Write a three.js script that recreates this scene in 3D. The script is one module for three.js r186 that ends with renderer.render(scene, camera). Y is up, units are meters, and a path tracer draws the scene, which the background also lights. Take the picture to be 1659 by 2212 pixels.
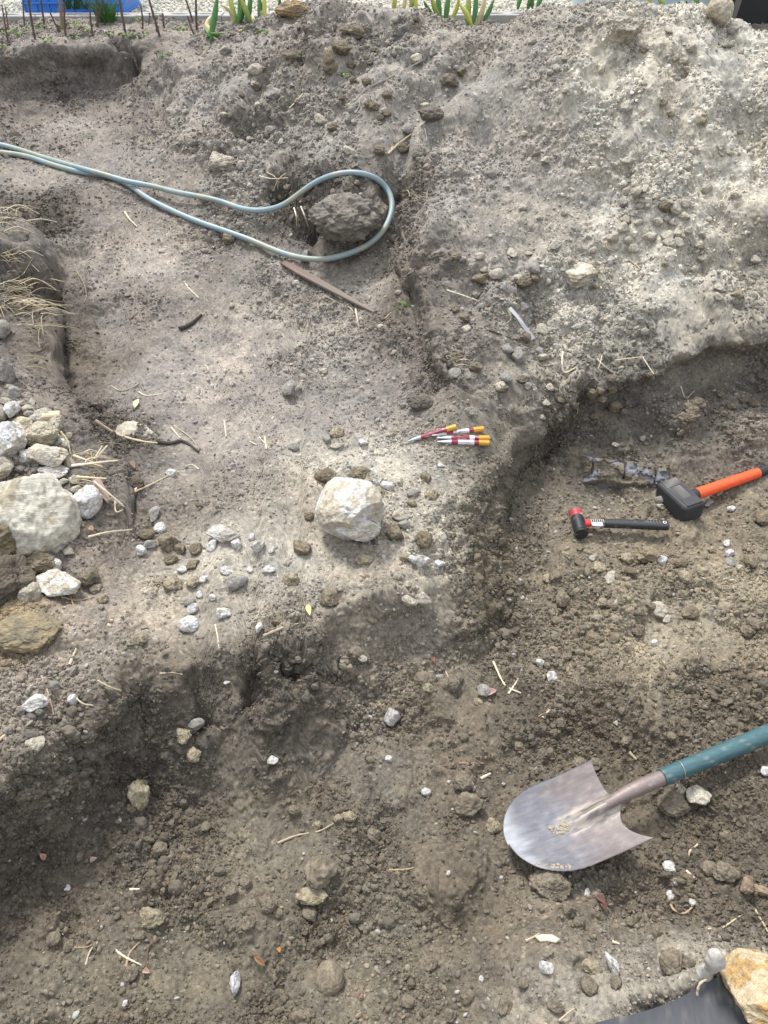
import * as THREE from 'three';
import { mergeGeometries, mergeVertices } from 'three/addons/utils/BufferGeometryUtils.js';
import { RoundedBoxGeometry } from 'three/addons/geometries/RoundedBoxGeometry.js';

// ---------------------------------------------------------------- camera, sky, sun, exposure
const EYE = 1.65, PITCH = 40 * Math.PI / 180, FOV = 65;
const scene = new THREE.Scene();
const camera = new THREE.PerspectiveCamera(FOV, 3 / 4, 0.05, 300);
camera.position.set(0, EYE, 0);
camera.lookAt(0, EYE - Math.sin(PITCH), -Math.cos(PITCH));
const SUN = new THREE.Vector3(-0.26, 1.0, -0.50).normalize();
{ // bright thin overcast: brighter overhead and round the veiled sun
  const W = 256, H = 128, d = new Float32Array(W * H * 4);
  for (let j = 0; j < H; j++) for (let i = 0; i < W; i++) {
    const el = ((j + 0.5) / H - 0.5) * Math.PI, az = ((i + 0.5) / W - 0.5) * 2 * Math.PI;
    const v = new THREE.Vector3(Math.cos(el) * Math.cos(az), Math.sin(el), Math.cos(el) * Math.sin(az));
    const c = Math.max(0, v.dot(SUN)), up = Math.max(0, Math.sin(el));
    const L = 0.54 + 0.50 * up + 0.9 * Math.pow(c, 6), k = (j * W + i) * 4;
    d[k] = L * 0.97; d[k + 1] = L; d[k + 2] = L * 1.06; d[k + 3] = 1;
  }
  const sky = new THREE.DataTexture(d, W, H, THREE.RGBAFormat, THREE.FloatType);
  sky.mapping = THREE.EquirectangularReflectionMapping; sky.minFilter = sky.magFilter = THREE.LinearFilter; sky.needsUpdate = true;
  scene.background = sky; scene.environment = sky;
}
const sun = new THREE.DirectionalLight(0xfff8ee, 3.3);
sun.position.copy(SUN).multiplyScalar(12).add(new THREE.Vector3(0, 0, -2.2)); sun.target.position.set(0, 0, -2.2);
sun.castShadow = true; sun.shadow.radius = 26; sun.shadow.mapSize.set(4096, 4096);
Object.assign(sun.shadow.camera, { left: -5, right: 5, top: 5, bottom: -5, near: 1, far: 30 });
scene.add(sun, sun.target);
const renderer = new THREE.WebGLRenderer({ antialias: true });
renderer.toneMapping = THREE.LinearToneMapping;
renderer.toneMappingExposure = 1.25;
renderer.shadowMap.enabled = true;

// ---------------------------------------------------------------- helpers
function rng(seed) { let s = seed | 0; return () => { s = (s + 0x6d2b79f5) | 0; let t = Math.imul(s ^ (s >>> 15), 1 | s); t = (t + Math.imul(t ^ (t >>> 7), 61 | t)) ^ t; return ((t ^ (t >>> 14)) >>> 0) / 4294967296; }; }
const R = rng(7);
const clamp = (v, a, b) => v < a ? a : v > b ? b : v, mix = (a, b, t) => a + (b - a) * t;
const sstep = (a, b, v) => { const t = clamp((v - a) / (b - a), 0, 1); return t * t * (3 - 2 * t); };
function hash(x, y, z) { let h = Math.imul(x, 374761393) ^ Math.imul(y, 668265263) ^ Math.imul(z, 2147483647 ^ 0x5bd1e995); h = Math.imul(h ^ (h >>> 13), 1274126177); h ^= h >>> 16; h = Math.imul(h, 0x85ebca6b); h ^= h >>> 13; return (h >>> 0) / 4294967296; }
function vnoise(x, y, z) { // value noise, -1..1
  const X = Math.floor(x), Y = Math.floor(y), Z = Math.floor(z); let u = x - X, v = y - Y, w = z - Z;
  u = u * u * (3 - 2 * u); v = v * v * (3 - 2 * v); w = w * w * (3 - 2 * w);
  const a = mix(mix(hash(X, Y, Z), hash(X + 1, Y, Z), u), mix(hash(X, Y + 1, Z), hash(X + 1, Y + 1, Z), u), v);
  const b = mix(mix(hash(X, Y, Z + 1), hash(X + 1, Y, Z + 1), u), mix(hash(X, Y + 1, Z + 1), hash(X + 1, Y + 1, Z + 1), u), v);
  return mix(a, b, w) * 2 - 1;
}
function fbm(x, y, z, o = 4) { let s = 0, a = 0.5, f = 1; for (let i = 0; i < o; i++) { s += a * vnoise(x * f + i * 17.3, y * f + i * 5.1, z * f + i * 9.7); a *= 0.5; f *= 2.03; } return s; }
function clods(x, y, z) { // lumps of uneven size with creases between them, 0..1; returns height and cell random
  const X = Math.floor(x), Y = Math.floor(y), Z = Math.floor(z); let best = 0, id = 0;
  for (let i = -1; i < 2; i++) for (let j = -1; j < 2; j++) for (let k = -1; k < 2; k++) {
    const cx = X + i, cy = Y + j, cz = Z + k, r = hash(cx, cy, cz + 911);
    const dx = cx + hash(cx, cy, cz) - x, dy = cy + hash(cx + 57, cy, cz) - y, dz = cz + hash(cx, cy + 91, cz) - z;
    const R2 = 0.12 + 0.62 * r * r, q = 1 - (dx * dx + dy * dy + dz * dz) / R2;
    if (q > 0) { const hgt = Math.sqrt(q) * Math.sqrt(R2); if (hgt > best) { best = hgt; id = r; } }
  }
  clods.id = id; return best;
}
const F = 1106 / Math.tan(FOV * Math.PI / 360);
function ray(px, py) { const fx = (px - 829.5) / F, fy = -(py - 1106) / F, s = Math.sin(PITCH), c = Math.cos(PITCH); return [fx, fy * c - s, -c - fy * s]; }
function at(px, py, h) { const d = ray(px, py), t = (h - EYE) / d[1]; return [d[0] * t, h, d[2] * t]; }
const depthOf = (p) => -p[2] * Math.cos(PITCH) + (EYE - p[1]) * Math.sin(PITCH);
const usedNames = new Map();
function numbered(n) { const k = usedNames.get(n) || 0; usedNames.set(n, k + 1); return k ? n + '_' + String(k).padStart(3, '0') : n; }
function tag(o, name, label, category, group, kind) {
  o.name = numbered(name); if (label) o.userData.label = label; if (category) o.userData.category = category;
  if (group) o.userData.group = group; if (kind) o.userData.kind = kind; scene.add(o); sh(o); return o;
}
function sh(o) { o.traverse((m) => { if (m.isMesh) { m.castShadow = true; m.receiveShadow = true; } }); }
function base(pos) { const g = new THREE.Group(); g.position.set(...pos); return g; }
function part(parent, name, geo, mat, label) { const m = new THREE.Mesh(geo, mat); m.name = name; if (label) m.userData.label = label; parent.add(m); return m; }
const mat = (c, rough = 0.9, o = {}) => new THREE.MeshStandardMaterial({ color: new THREE.Color().setRGB(...c), roughness: rough, ...o });

// grain textures
function dataTex(N, fn, srgb) {
  const d = new Uint8Array(N * N * 4);
  for (let j = 0; j < N; j++) for (let i = 0; i < N; i++) { const c = fn(i, j), k = (j * N + i) * 4; for (let q = 0; q < 3; q++) d[k + q] = clamp(Math.round(255 * (srgb ? Math.pow(clamp(c[q], 0, 1), 1 / 2.2) : c[q])), 0, 255); d[k + 3] = 255; }
  const t = new THREE.DataTexture(d, N, N); t.wrapS = t.wrapT = THREE.RepeatWrapping; t.magFilter = THREE.LinearFilter; t.minFilter = THREE.LinearMipmapLinearFilter; t.generateMipmaps = true;
  if (srgb) t.colorSpace = THREE.SRGBColorSpace; t.needsUpdate = true; return t;
}
function tileNoise(N, seed) { // tileable sum of random grain: list of small discs
  const h = new Float32Array(N * N), q = rng(seed);
  const put = (n, r0, r1, a) => { for (let s = 0; s < n; s++) { const cx = q() * N, cy = q() * N, r = mix(r0, r1, q() * q()), am = a * (0.4 + q()) * (q() < 0.5 ? -0.6 : 1); for (let y = -Math.ceil(r); y <= r; y++) for (let x = -Math.ceil(r); x <= r; x++) { const e = 1 - (x * x + y * y) / (r * r); if (e > 0) { const k = ((Math.floor(cy + y) + N) % N) * N + (Math.floor(cx + x) + N) % N; h[k] += am * Math.sqrt(e); } } } };
  put(900, 10, 34, 0.10); put(9000, 3, 10, 0.16); put(40000, 1.2, 3.4, 0.22); return h;
}
const GN = 1024, gh = tileNoise(GN, 11);
const gcol = tileNoise(GN, 47);
const grainMap = dataTex(GN, (i, j) => { const v = clamp(0.60 + 0.42 * gcol[j * GN + i], 0.15, 1), w = (hash(i >> 1, j >> 1, 5) - 0.5) * 0.10; return [v + w, v + w * 0.9, v + w * 0.75]; }, true);
const grainBump = dataTex(GN, (i, j) => { const v = clamp(0.5 + 0.35 * gh[j * GN + i], 0, 1); return [v, v, v]; }, false);

// ---------------------------------------------------------------- lie of the land: surveyed points, triangulated
const PALE = [.47, .445, .385], HEAP = [.285, .264, .235], CHAN = [.245, .224, .202], LEDG = [.385, .362, .312], PIT = [.112, .094, .070], MID = [.185, .160, .120], WALL = [.115, .098, .08], GARD = [.28, .255, .225], CUT = [.11, .098, .09], BANK = [.20, .18, .16], OCH = [.27, .215, .135];
const PT = []; // [x, forward, h]
const put = (p) => PT.push([p[0], -p[2], p[1]]);
const P = (list) => { for (const [a, b, h] of list) put(at(a, b, h)); };
const Wp = (list) => { for (const [x, f, h] of list) PT.push([x, f, h]); };
const BR = [];
function brink(list, frontal, wallShadeC, topC) { // list of [pxT,pyT,hT, pxB,pyB, hB or run]; wall colour: moist cut soil with shade painted in
  const T = [], B = [];
  for (const [a, b, h, c, d, e] of list) {
    const t = at(a, b, h); T.push(t);
    if (!frontal) B.push(at(c, d, e));
    else { const f = -t[2] - e, r = ray(c, d), k = f / -r[2]; B.push([r[0] * k, EYE + r[1] * k, -f]); }
  }
  if (wallShadeC) for (let i = 0; i + 1 < T.length; i++) { const n = Math.max(1, Math.round(Math.hypot(T[i + 1][0] - T[i][0], T[i + 1][2] - T[i][2]) / 0.06)); for (let k = 0; k < n; k++) { const u = (k + .5) / n, t = [0, 2].map((q) => mix(T[i][q], T[i + 1][q], u)), b = [0, 2].map((q) => mix(B[i][q], B[i + 1][q], u)); const dx = b[0] - t[0], dz = b[1] - t[1], l = Math.hypot(dx, dz) || 1; for (const e of l > .08 ? [.18, .5, .82] : [.55]) BR.push([t[0] + dx * e, -(t[1] + dz * e), wallShadeC]); if (topC) BR.push([t[0] - dx / l * .05, -(t[1] - dz / l * .05), topC]); } }
  for (const L of [T, B]) for (let i = 0; i + 1 < L.length; i++) {
    const n = Math.max(1, Math.round(Math.hypot(L[i + 1][0] - L[i][0], L[i + 1][2] - L[i][2]) / 0.045));
    for (let k = 0; k < n; k++) { const u = k / n; put([0, 1, 2].map((q) => mix(L[i][q], L[i + 1][q], u))); }
    if (i + 2 === L.length) put(L[i + 1]);
  }
}
P([[-150, 2350, .02], [0, 2212, .02], [400, 2230, 0], [800, 2230, 0], [1050, 2230, .02], [200, 2020, 0], [600, 2000, -.01], [1000, 2000, 0], [1300, 2040, .02], [1500, 1950, .03], [1659, 1900, .03], [800, 1800, -.02], [500, 1800, -.005], [1000, 1650, 0], [1300, 1500, .03], [1500, 1500, .02], [1659, 1500, .03], [1300, 1370, .045], [1500, 1300, .04], [1659, 1300, .05], [1200, 1190, .03], [1450, 1180, .03], [1659, 1150, .05], [1150, 1390, .02], [1050, 1520, .02], [1250, 1750, -.012], [1170, 1810, -.012], [1340, 1770, -.008], [1220, 1690, -.005], [1500, 1660, .02], [1659, 1620, .03], [1800, 1700, .05], [1800, 1300, .06], [1800, 2000, .05],
  [1400, 2090, .025], [1600, 2020, .04], [880, 1900, -.015], [960, 1850, .02], [1040, 1880, .03], [940, 1990, -.01], [700, 1680, 0], [300, 1880, .01], [120, 2100, .02], [420, 2060, .015], [1240, 1290, .05], [1400, 1270, .06], [1380, 1420, .02], [1500, 1390, .03]]);
P([[1120, 2300, .06], [1170, 2222, .075], [1200, 2200, .085], [1330, 2155, .105], [1440, 2118, .118], [1500, 2102, .125], [1560, 2085, .11], [1659, 2060, .10], [1420, 2225, .045], [1500, 2200, .045], [1590, 2170, .045], [1659, 2212, .045], [1800, 2150, .06], [1659, 2400, .05], [1400, 2400, .05]]);
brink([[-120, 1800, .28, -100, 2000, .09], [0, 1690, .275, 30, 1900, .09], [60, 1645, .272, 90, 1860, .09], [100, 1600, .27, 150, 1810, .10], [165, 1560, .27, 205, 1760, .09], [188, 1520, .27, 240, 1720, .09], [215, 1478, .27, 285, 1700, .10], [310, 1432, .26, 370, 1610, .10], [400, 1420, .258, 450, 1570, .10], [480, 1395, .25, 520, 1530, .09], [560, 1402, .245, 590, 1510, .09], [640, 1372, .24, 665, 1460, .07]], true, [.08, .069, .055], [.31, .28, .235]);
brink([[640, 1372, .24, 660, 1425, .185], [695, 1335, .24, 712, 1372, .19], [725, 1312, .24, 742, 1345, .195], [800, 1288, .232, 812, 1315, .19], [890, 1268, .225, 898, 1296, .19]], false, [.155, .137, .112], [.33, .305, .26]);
P([[790, 1400, .13], [850, 1470, .06], [740, 1420, .12], [900, 1400, .105], [700, 1500, .065], [640, 1540, .03], [790, 1530, .02], [560, 1600, .015], [450, 1640, .015], [330, 1740, .01], [920, 1440, .07]]);
brink([[950, 1262, .20, 1000, 1405, .035], [1010, 1240, .195, 1115, 1330, .03], [985, 1190, .225, 1105, 1240, .03], [970, 1130, .24, 1090, 1150, .05], [965, 1085, .25, 1085, 1070, .06], [1010, 1030, .26, 1110, 1025, .065], [1060, 985, .25, 1130, 1005, .08], [1100, 945, .24, 1160, 990, .10], [1130, 915, .22, 1200, 975, .11]], false, [.105, .09, .066], LEDG);
P([[985, 1305, .145], [1000, 1350, .09], [800, 1340, .18], [850, 1400, .10], [920, 1340, .13]]);
brink([[1185, 875, .253, 1215, 945, .04], [1230, 805, .343, 1260, 880, .04], [1330, 785, .346, 1340, 875, .04], [1430, 755, .38, 1440, 865, .04], [1520, 715, .43, 1540, 850, .04], [1659, 690, .453, 1659, 845, .04], [1850, 690, .453, 1850, 850, .04]], true, [.066, .057, .048], [.36, .34, .29]);  // wall under the heap lip, its colour darkened to stand for shade
P([[1230, 1000, .10], [1190, 960, .13], [1330, 1000, .115], [1440, 1010, .10], [1560, 985, .13], [1659, 960, .16], [1659, 915, .19], [1850, 960, .17], [1290, 1065, .05], [1400, 1055, .055], [1550, 1060, .06], [1659, 1050, .075], [1850, 1050, .08], [1300, 930, .19], [1450, 930, .18], [1560, 910, .19], [1250, 1090, .045]]);
// spoil heap
P([[1100, 700, .43], [1250, 650, .47], [1400, 640, .49], [1550, 620, .52], [1659, 610, .53], [1850, 600, .54], [1000, 570, .55], [1150, 500, .62], [1350, 480, .64], [1550, 450, .68], [1659, 430, .70], [1850, 420, .7], [1200, 400, .72], [1400, 400, .73], [1050, 400, .71], [1000, 300, .82], [1250, 300, .835], [1500, 300, .845], [1659, 300, .84], [1850, 310, .83], [1000, 200, .93], [1250, 200, .955], [1500, 200, .955], [1659, 200, .95], [1850, 210, .93], [1050, 110, 1.04], [1250, 100, 1.08], [1500, 100, 1.085], [1659, 120, 1.05], [1450, 560, .57], [1500, 530, .615], [1400, 520, .60],
  
  [520, 95, .96], [400, 150, .878], [500, 250, .78], [450, 400, .61], [600, 300, .732], [700, 200, .88], [800, 120, .99], [900, 200, .924], [800, 320, .785], [700, 340, .75], [900, 350, .77], [950, 470, .68], [560, 480, .525]]);
for (const [a, b, h] of [[600, 38, 1.045], [560, 62, 1.0], [660, 22, 1.08], [730, 10, 1.09], [850, 26, 1.10], [930, 56, 1.07], [1010, 88, 1.05], [1080, 66, 1.085], [1150, 44, 1.125], [1240, 20, 1.17], [1330, 6, 1.19], [1420, 24, 1.165], [1500, 34, 1.155], [1560, 54, 1.125], [1659, 80, 1.08], [1850, 125, 1.02]]) { const p = at(a, b, h); put(p); put([p[0] * 1.03, h - .004, p[2] - .11]); put([p[0] * 1.06, h - .05, p[2] - .2]); }
Wp([[-1.0, 4.3, .93], [-.5, 4.6, .94], [-.3, 4.45, .95], [.3, 4.4, .95], [1, 4.15, .95], [1.8, 4.1, .94], [2.6, 4.1, .93], [-.5, 4.78, .92], [.5, 4.78, .915], [1.5, 4.78, .91], [2.5, 4.78, .91], [-1.5, 4.78, .925], [-2.5, 4.78, .925], [-2.2, 4.3, .92], [-1.4, 4.5, .92]]);
// hollow inside the hose loop and its clod
P([[620, 372, .665], [620, 425, .60], [575, 420, .585], [680, 400, .655], [740, 405, .685], [800, 415, .68], [740, 470, .605], [700, 465, .60], [790, 465, .61], [740, 508, .555], [680, 492, .55], [820, 505, .56], [865, 440, .62], [905, 420, .70], [650, 540, .50], [760, 560, .48], [860, 540, .53]]);
// channel and ledge
P([[600, 1050, .25], [450, 1050, .25], [300, 1100, .26], [450, 900, .28], [300, 850, .32], [600, 900, .29], [750, 950, .28], [850, 900, .31], [450, 750, .34], [200, 750, .36], [300, 600, .44], [150, 600, .46], [500, 600, .42], [100, 450, .56], [300, 450, .53], [-80, 440, .56], [200, 300, .65], [0, 300, .65], [350, 300, .66], [320, 255, .69], [240, 255, .685], [320, 330, .64], [250, 330, .635], [280, 290, .665], [420, 430, .57], [-100, 300, .65], [700, 850, .30], [800, 800, .335], [600, 700, .37], [700, 630, .42], [800, 620, .45], [850, 700, .40], [1060, 950, .265],
  [200, 1300, .27], [100, 1450, .275], [400, 1300, .25], [600, 1250, .245], [800, 1200, .245], [850, 1050, .26], [950, 1000, .28], [700, 1000, .26], [260, 1390, .27], [500, 1180, .25], [900, 1150, .25], [-100, 1500, .28], [0, 1560, .277]]);
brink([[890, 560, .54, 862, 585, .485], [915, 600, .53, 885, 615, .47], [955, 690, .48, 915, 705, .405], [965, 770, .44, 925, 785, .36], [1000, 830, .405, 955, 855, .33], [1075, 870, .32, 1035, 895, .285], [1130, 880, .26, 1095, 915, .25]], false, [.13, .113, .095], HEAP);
// cut in the garden bank, far left
brink([[-140, 130, .92, -140, 200, .05], [0, 110, .92, 0, 192, .05], [100, 97, .92, 100, 200, .05], [200, 97, .92, 200, 200, .05], [298, 93, .92, 298, 190, .05]], true, CUT, GARD);
brink([[304, 94, .915, 300, 192, .725], [322, 112, .89, 305, 200, .715], [338, 150, .84, 318, 204, .71]], false, CUT, GARD);
P([[0, 225, .70], [150, 218, .70], [280, 212, .70], [345, 205, .75], [360, 120, .90], [400, 110, .91], [440, 100, .92], [370, 250, .70], [-140, 225, .7]]);
// left bank
brink([[-120, 525, .645, -120, 620, .05], [0, 510, .64, 0, 608, .05], [45, 515, .63, 50, 600, .05], [70, 540, .61, 78, 596, .04]], true, [.08, .07, .06], BANK);
brink([[30, 455, .625, 50, 440, .565], [62, 490, .615, 92, 490, .53], [75, 530, .60, 102, 545, .49]], false, [.1, .088, .075], BANK);
brink([[80, 640, .475, 112, 640, .425], [97, 690, .46, 128, 705, .385], [102, 760, .43, 132, 780, .35], [113, 830, .40, 150, 850, .325], [152, 900, .38, 200, 920, .30], [205, 970, .36, 250, 980, .285], [243, 1045, .335, 276, 1050, .268], [243, 1110, .315, 275, 1125, .26], [205, 1200, .29, 245, 1210, .26]], false, [.10, .086, .07], BANK);
P([[0, 640, .50], [0, 750, .475], [0, 850, .45], [60, 900, .42], [0, 1000, .38], [100, 1050, .35], [0, 1150, .33], [100, 1200, .31], [0, 1290, .30], [-140, 900, .46], [-140, 1200, .36], [-140, 720, .52], [43, 1335, .325], [0, 1340, .32], [90, 1360, .29], [40, 1395, .275]]);
Wp([[0, -.4, 0], [-1.2, -.4, .1], [1.2, -.4, .1], [-.9, .3, .2], [1.1, .3, .1], [-2, 1.2, .35], [-2.6, 2.5, .6], [-3, 3.6, .7], [-3, 4.25, .92], [2.2, 1.2, .1], [2.4, 2, .3], [3.2, 2.4, .6], [3.4, 3.2, 1.0], [3.6, 4.1, .93], [0, -2.5, .6], [-3, -2, .7], [3, -2, .7], [-12, -6, .9], [12, -6, .9], [-12, 4.78, .92], [12, 4.78, .92], [-6, 1.5, .85], [6, 1.5, .8], [0, -6, .9], [-5, 4.78, .92], [5, 4.78, .92], [-8, 4.78, .92], [8, 4.78, .92]]);
// Delaunay (Bowyer-Watson)
function delaunay(pts) {
  const q = rng(3), p = pts.map(([x, y]) => [x + (q() - .5) * 1e-5, y + (q() - .5) * 1e-5]), n = p.length; p.push([-300, -200], [300, -200], [0, 500]);
  const mk = (a, b, c) => { const [ax, ay] = p[a], [bx, by] = p[b], [cx, cy] = p[c], d = 2 * (ax * (by - cy) + bx * (cy - ay) + cx * (ay - by)); const ux = ((ax * ax + ay * ay) * (by - cy) + (bx * bx + by * by) * (cy - ay) + (cx * cx + cy * cy) * (ay - by)) / d, uy = ((ax * ax + ay * ay) * (cx - bx) + (bx * bx + by * by) * (ax - cx) + (cx * cx + cy * cy) * (bx - ax)) / d; return { v: [a, b, c], ux, uy, r: (ax - ux) ** 2 + (ay - uy) ** 2 }; };
  let T = [mk(n, n + 1, n + 2)];
  for (let i = 0; i < n; i++) {
    const e = new Map(), keep = [];
    for (const t of T) { if ((p[i][0] - t.ux) ** 2 + (p[i][1] - t.uy) ** 2 < t.r) for (let k = 0; k < 3; k++) { const a = t.v[k], b = t.v[(k + 1) % 3], key = a < b ? a * 1e5 + b : b * 1e5 + a; e.has(key) ? e.set(key, null) : e.set(key, [a, b]); } else keep.push(t); }
    T = keep; for (const ab of e.values()) if (ab) T.push(mk(ab[0], ab[1], i));
  }
  return T.filter((t) => t.v.every((k) => k < n)).map((t) => t.v);
}
const TRI = delaunay(PT);
const GX0 = -3, GF0 = -0.3, CELL = 0.008, GW = 751, GH = 651;
let grid = new Float32Array(GW * GH).fill(NaN);
const bary = (t, x, y) => { const [a, b, c] = t.map((k) => PT[k]), d = (b[1] - c[1]) * (a[0] - c[0]) + (c[0] - b[0]) * (a[1] - c[1]), u = ((b[1] - c[1]) * (x - c[0]) + (c[0] - b[0]) * (y - c[1])) / d, v = ((c[1] - a[1]) * (x - c[0]) + (a[0] - c[0]) * (y - c[1])) / d; return [u, v, 1 - u - v, u * a[2] + v * b[2] + (1 - u - v) * c[2]]; };
for (const t of TRI) {
  const xs = t.map((k) => PT[k][0]), ys = t.map((k) => PT[k][1]);
  const i0 = Math.max(0, Math.floor((Math.min(...xs) - GX0) / CELL)), i1 = Math.min(GW - 1, Math.ceil((Math.max(...xs) - GX0) / CELL)), j0 = Math.max(0, Math.floor((Math.min(...ys) - GF0) / CELL)), j1 = Math.min(GH - 1, Math.ceil((Math.max(...ys) - GF0) / CELL));
  for (let j = j0; j <= j1; j++) for (let i = i0; i <= i1; i++) { const b = bary(t, GX0 + i * CELL, GF0 + j * CELL); if (b[0] > -1e-6 && b[1] > -1e-6 && b[2] > -1e-6) grid[j * GW + i] = b[3]; }
}
for (let k = 0; k < grid.length; k++) if (!(grid[k] === grid[k])) grid[k] = k ? grid[k - 1] : 0.5;
function blur(g, r) { const o = new Float32Array(g.length), n = 2 * r + 1, o2 = new Float32Array(g.length); for (let j = 0; j < GH; j++) for (let i = 0; i < GW; i++) { let s = 0; for (let k = -r; k <= r; k++) s += g[j * GW + clamp(i + k, 0, GW - 1)]; o[j * GW + i] = s / n; } for (let j = 0; j < GH; j++) for (let i = 0; i < GW; i++) { let s = 0; for (let k = -r; k <= r; k++) s += o[clamp(j + k, 0, GH - 1) * GW + i]; o2[j * GW + i] = s / n; } return o2; }
{ const soft = blur(grid, 1), vs = blur(blur(soft, 5), 4); // gentle land is rounded, brinks stay sharp
  for (let k = 0; k < grid.length; k++) { const d = Math.abs(soft[k] - vs[k]); grid[k] = mix(vs[k], soft[k], sstep(0.007, 0.022, d)); } }
const DENT = [ // hummocks and hollows: [px, py, h, radius m, height]
  [740, 30, 1.06, .06, -.06], [700, 60, 1.04, .07, .04], [790, 70, 1.04, .05, .035], [820, 95, 1.0, .07, -.05], [880, 75, 1.04, .06, .035], [660, 150, .92, .06, -.045], [620, 110, .98, .07, .03], [590, 150, .92, .05, -.03], [690, 170, .9, .05, .03], [770, 160, .93, .06, -.035], [560, 230, .8, .06, -.03], [500, 225, .82, .05, .03], [720, 260, .81, .08, -.03], [830, 230, .88, .07, .03], [900, 160, .95, .06, -.03],
  [940, 270, .86, .06, -.035], [1010, 220, .92, .08, .03], [540, 320, .68, .06, -.03], [480, 340, .66, .06, .03], [430, 330, .66, .05, -.02], [600, 350, .69, .05, .03],
  [1010, 120, 1.03, .08, -.035], [950, 180, .95, .09, -.04], [890, 240, .87, .09, -.03], [1250, 300, .83, .22, .035], [1460, 260, .89, .18, .03], [1580, 130, 1.03, .12, -.03], [700, 110, 1.0, .10, .03],
  [1180, 150, 1.03, .10, .03], [1120, 260, .88, .12, -.03], [1290, 170, .99, .07, -.035], [1340, 75, 1.12, .06, .03], [1360, 110, 1.07, .05, -.03], [1400, 230, .93, .09, .03], [1520, 230, .93, .10, .04], [1600, 210, .95, .08, -.05], [1620, 270, .88, .09, -.06], [1560, 320, .83, .08, .04], [1450, 340, .79, .09, -.03], [1380, 330, .8, .08, .025], [1430, 440, .69, .10, .035], [1330, 420, .70, .08, -.03], [1500, 560, .57, .07, -.07], [1440, 545, .59, .06, .03], [1600, 560, .58, .08, -.06], [1640, 470, .66, .09, .04], [1560, 470, .66, .07, -.03], [1560, 640, .5, .07, .03],
  [1150, 640, .50, .07, -.05], [1090, 640, .5, .06, .03], [1200, 580, .54, .08, .03], [1300, 620, .50, .09, -.04], [1250, 720, .40, .07, .03], [1370, 690, .44, .07, .03], [1060, 740, .42, .06, .02], [1020, 650, .49, .05, -.025], [1130, 800, .36, .06, .025],
  [1640, 930, .18, .07, .03], [1480, 900, .2, .05, .03], [1400, 930, .18, .05, -.025], [1300, 920, .2, .04, -.03], [1350, 985, .12, .05, .02], [1330, 1045, .07, .05, -.02], [1165, 945, .17, .05, -.05],
  [380, 1585, .08, .05, .03], [470, 1480, .16, .05, -.008], [320, 1570, .1, .04, -.03], [250, 1640, .1, .05, .02], [560, 1480, .14, .05, .008], [690, 1440, .12, .06, -.008], [770, 1450, .1, .06, .015], [850, 1400, .12, .05, -.025], [800, 1360, .17, .05, .02], [100, 1760, .1, .06, .03], [180, 1850, .02, .07, -.02],
  [1000, 1330, .12, .06, .035], [1100, 1560, .01, .09, .02], [1350, 1540, .02, .12, .03], [1240, 1600, 0, .08, -.02], [1000, 1730, 0, .05, .018], [690, 1870, 0, .05, .02], [930, 1930, 0, .09, .03], [960, 1990, 0, .06, -.025], [850, 1830, 0, .08, -.02], [400, 2000, 0, .07, -.025], [450, 1900, 0, .06, .02], [540, 1980, 0, .06, .02], [260, 2000, 0, .08, .02], [600, 2150, 0, .05, -.02], [760, 2050, 0, .08, -.015], [1150, 2060, .01, .1, .03], [1080, 1960, 0, .07, -.02], [1560, 1930, .03, .08, .03], [1400, 1960, .02, .06, -.025], [1420, 2120, .05, .04, -.02], [1330, 1960, .02, .05, -.025],
  [1350, 1310, .05, .06, .025], [1230, 1330, .04, .06, -.015], [1480, 1250, .04, .07, .02], [1560, 1380, .03, .08, -.015], [1450, 1450, .02, .08, .02], [1250, 1200, .03, .06, .02], [1500, 1160, .04, .06, .015],
  [625, 425, .6, .05, -.08], [690, 495, .55, .05, -.07], [855, 465, .58, .055, -.08], [740, 425, .67, .06, .035], [770, 500, .55, .04, -.03], [600, 400, .63, .04, -.03],
  [460, 830, .32, .06, -.02], [580, 740, .35, .08, .02], [640, 860, .3, .04, -.02], [240, 690, .38, .08, -.015], [330, 790, .34, .06, .012], [170, 545, .49, .05, -.03], [60, 600, .48, .05, -.03],
];
for (const [a, b, h, r, amp] of DENT) { const p = at(a, b, h), x = p[0], f = -p[2], n = Math.ceil(r * 2.5 / CELL), ci = Math.round((x - GX0) / CELL), cj = Math.round((f - GF0) / CELL); for (let j = -n; j <= n; j++) for (let i = -n; i <= n; i++) { const u = ci + i, v = cj + j; if (u < 0 || v < 0 || u >= GW || v >= GH) continue; const X = GX0 + u * CELL, Y = GF0 + v * CELL, w = 1 + .45 * fbm(X * 14, Y * 14, 3, 3), d = Math.hypot(X - x, Y - f) / (r * w); grid[v * GW + u] += amp * (h > .6 ? 1.5 : 1.1) * Math.exp(-d * d * d); } }
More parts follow.
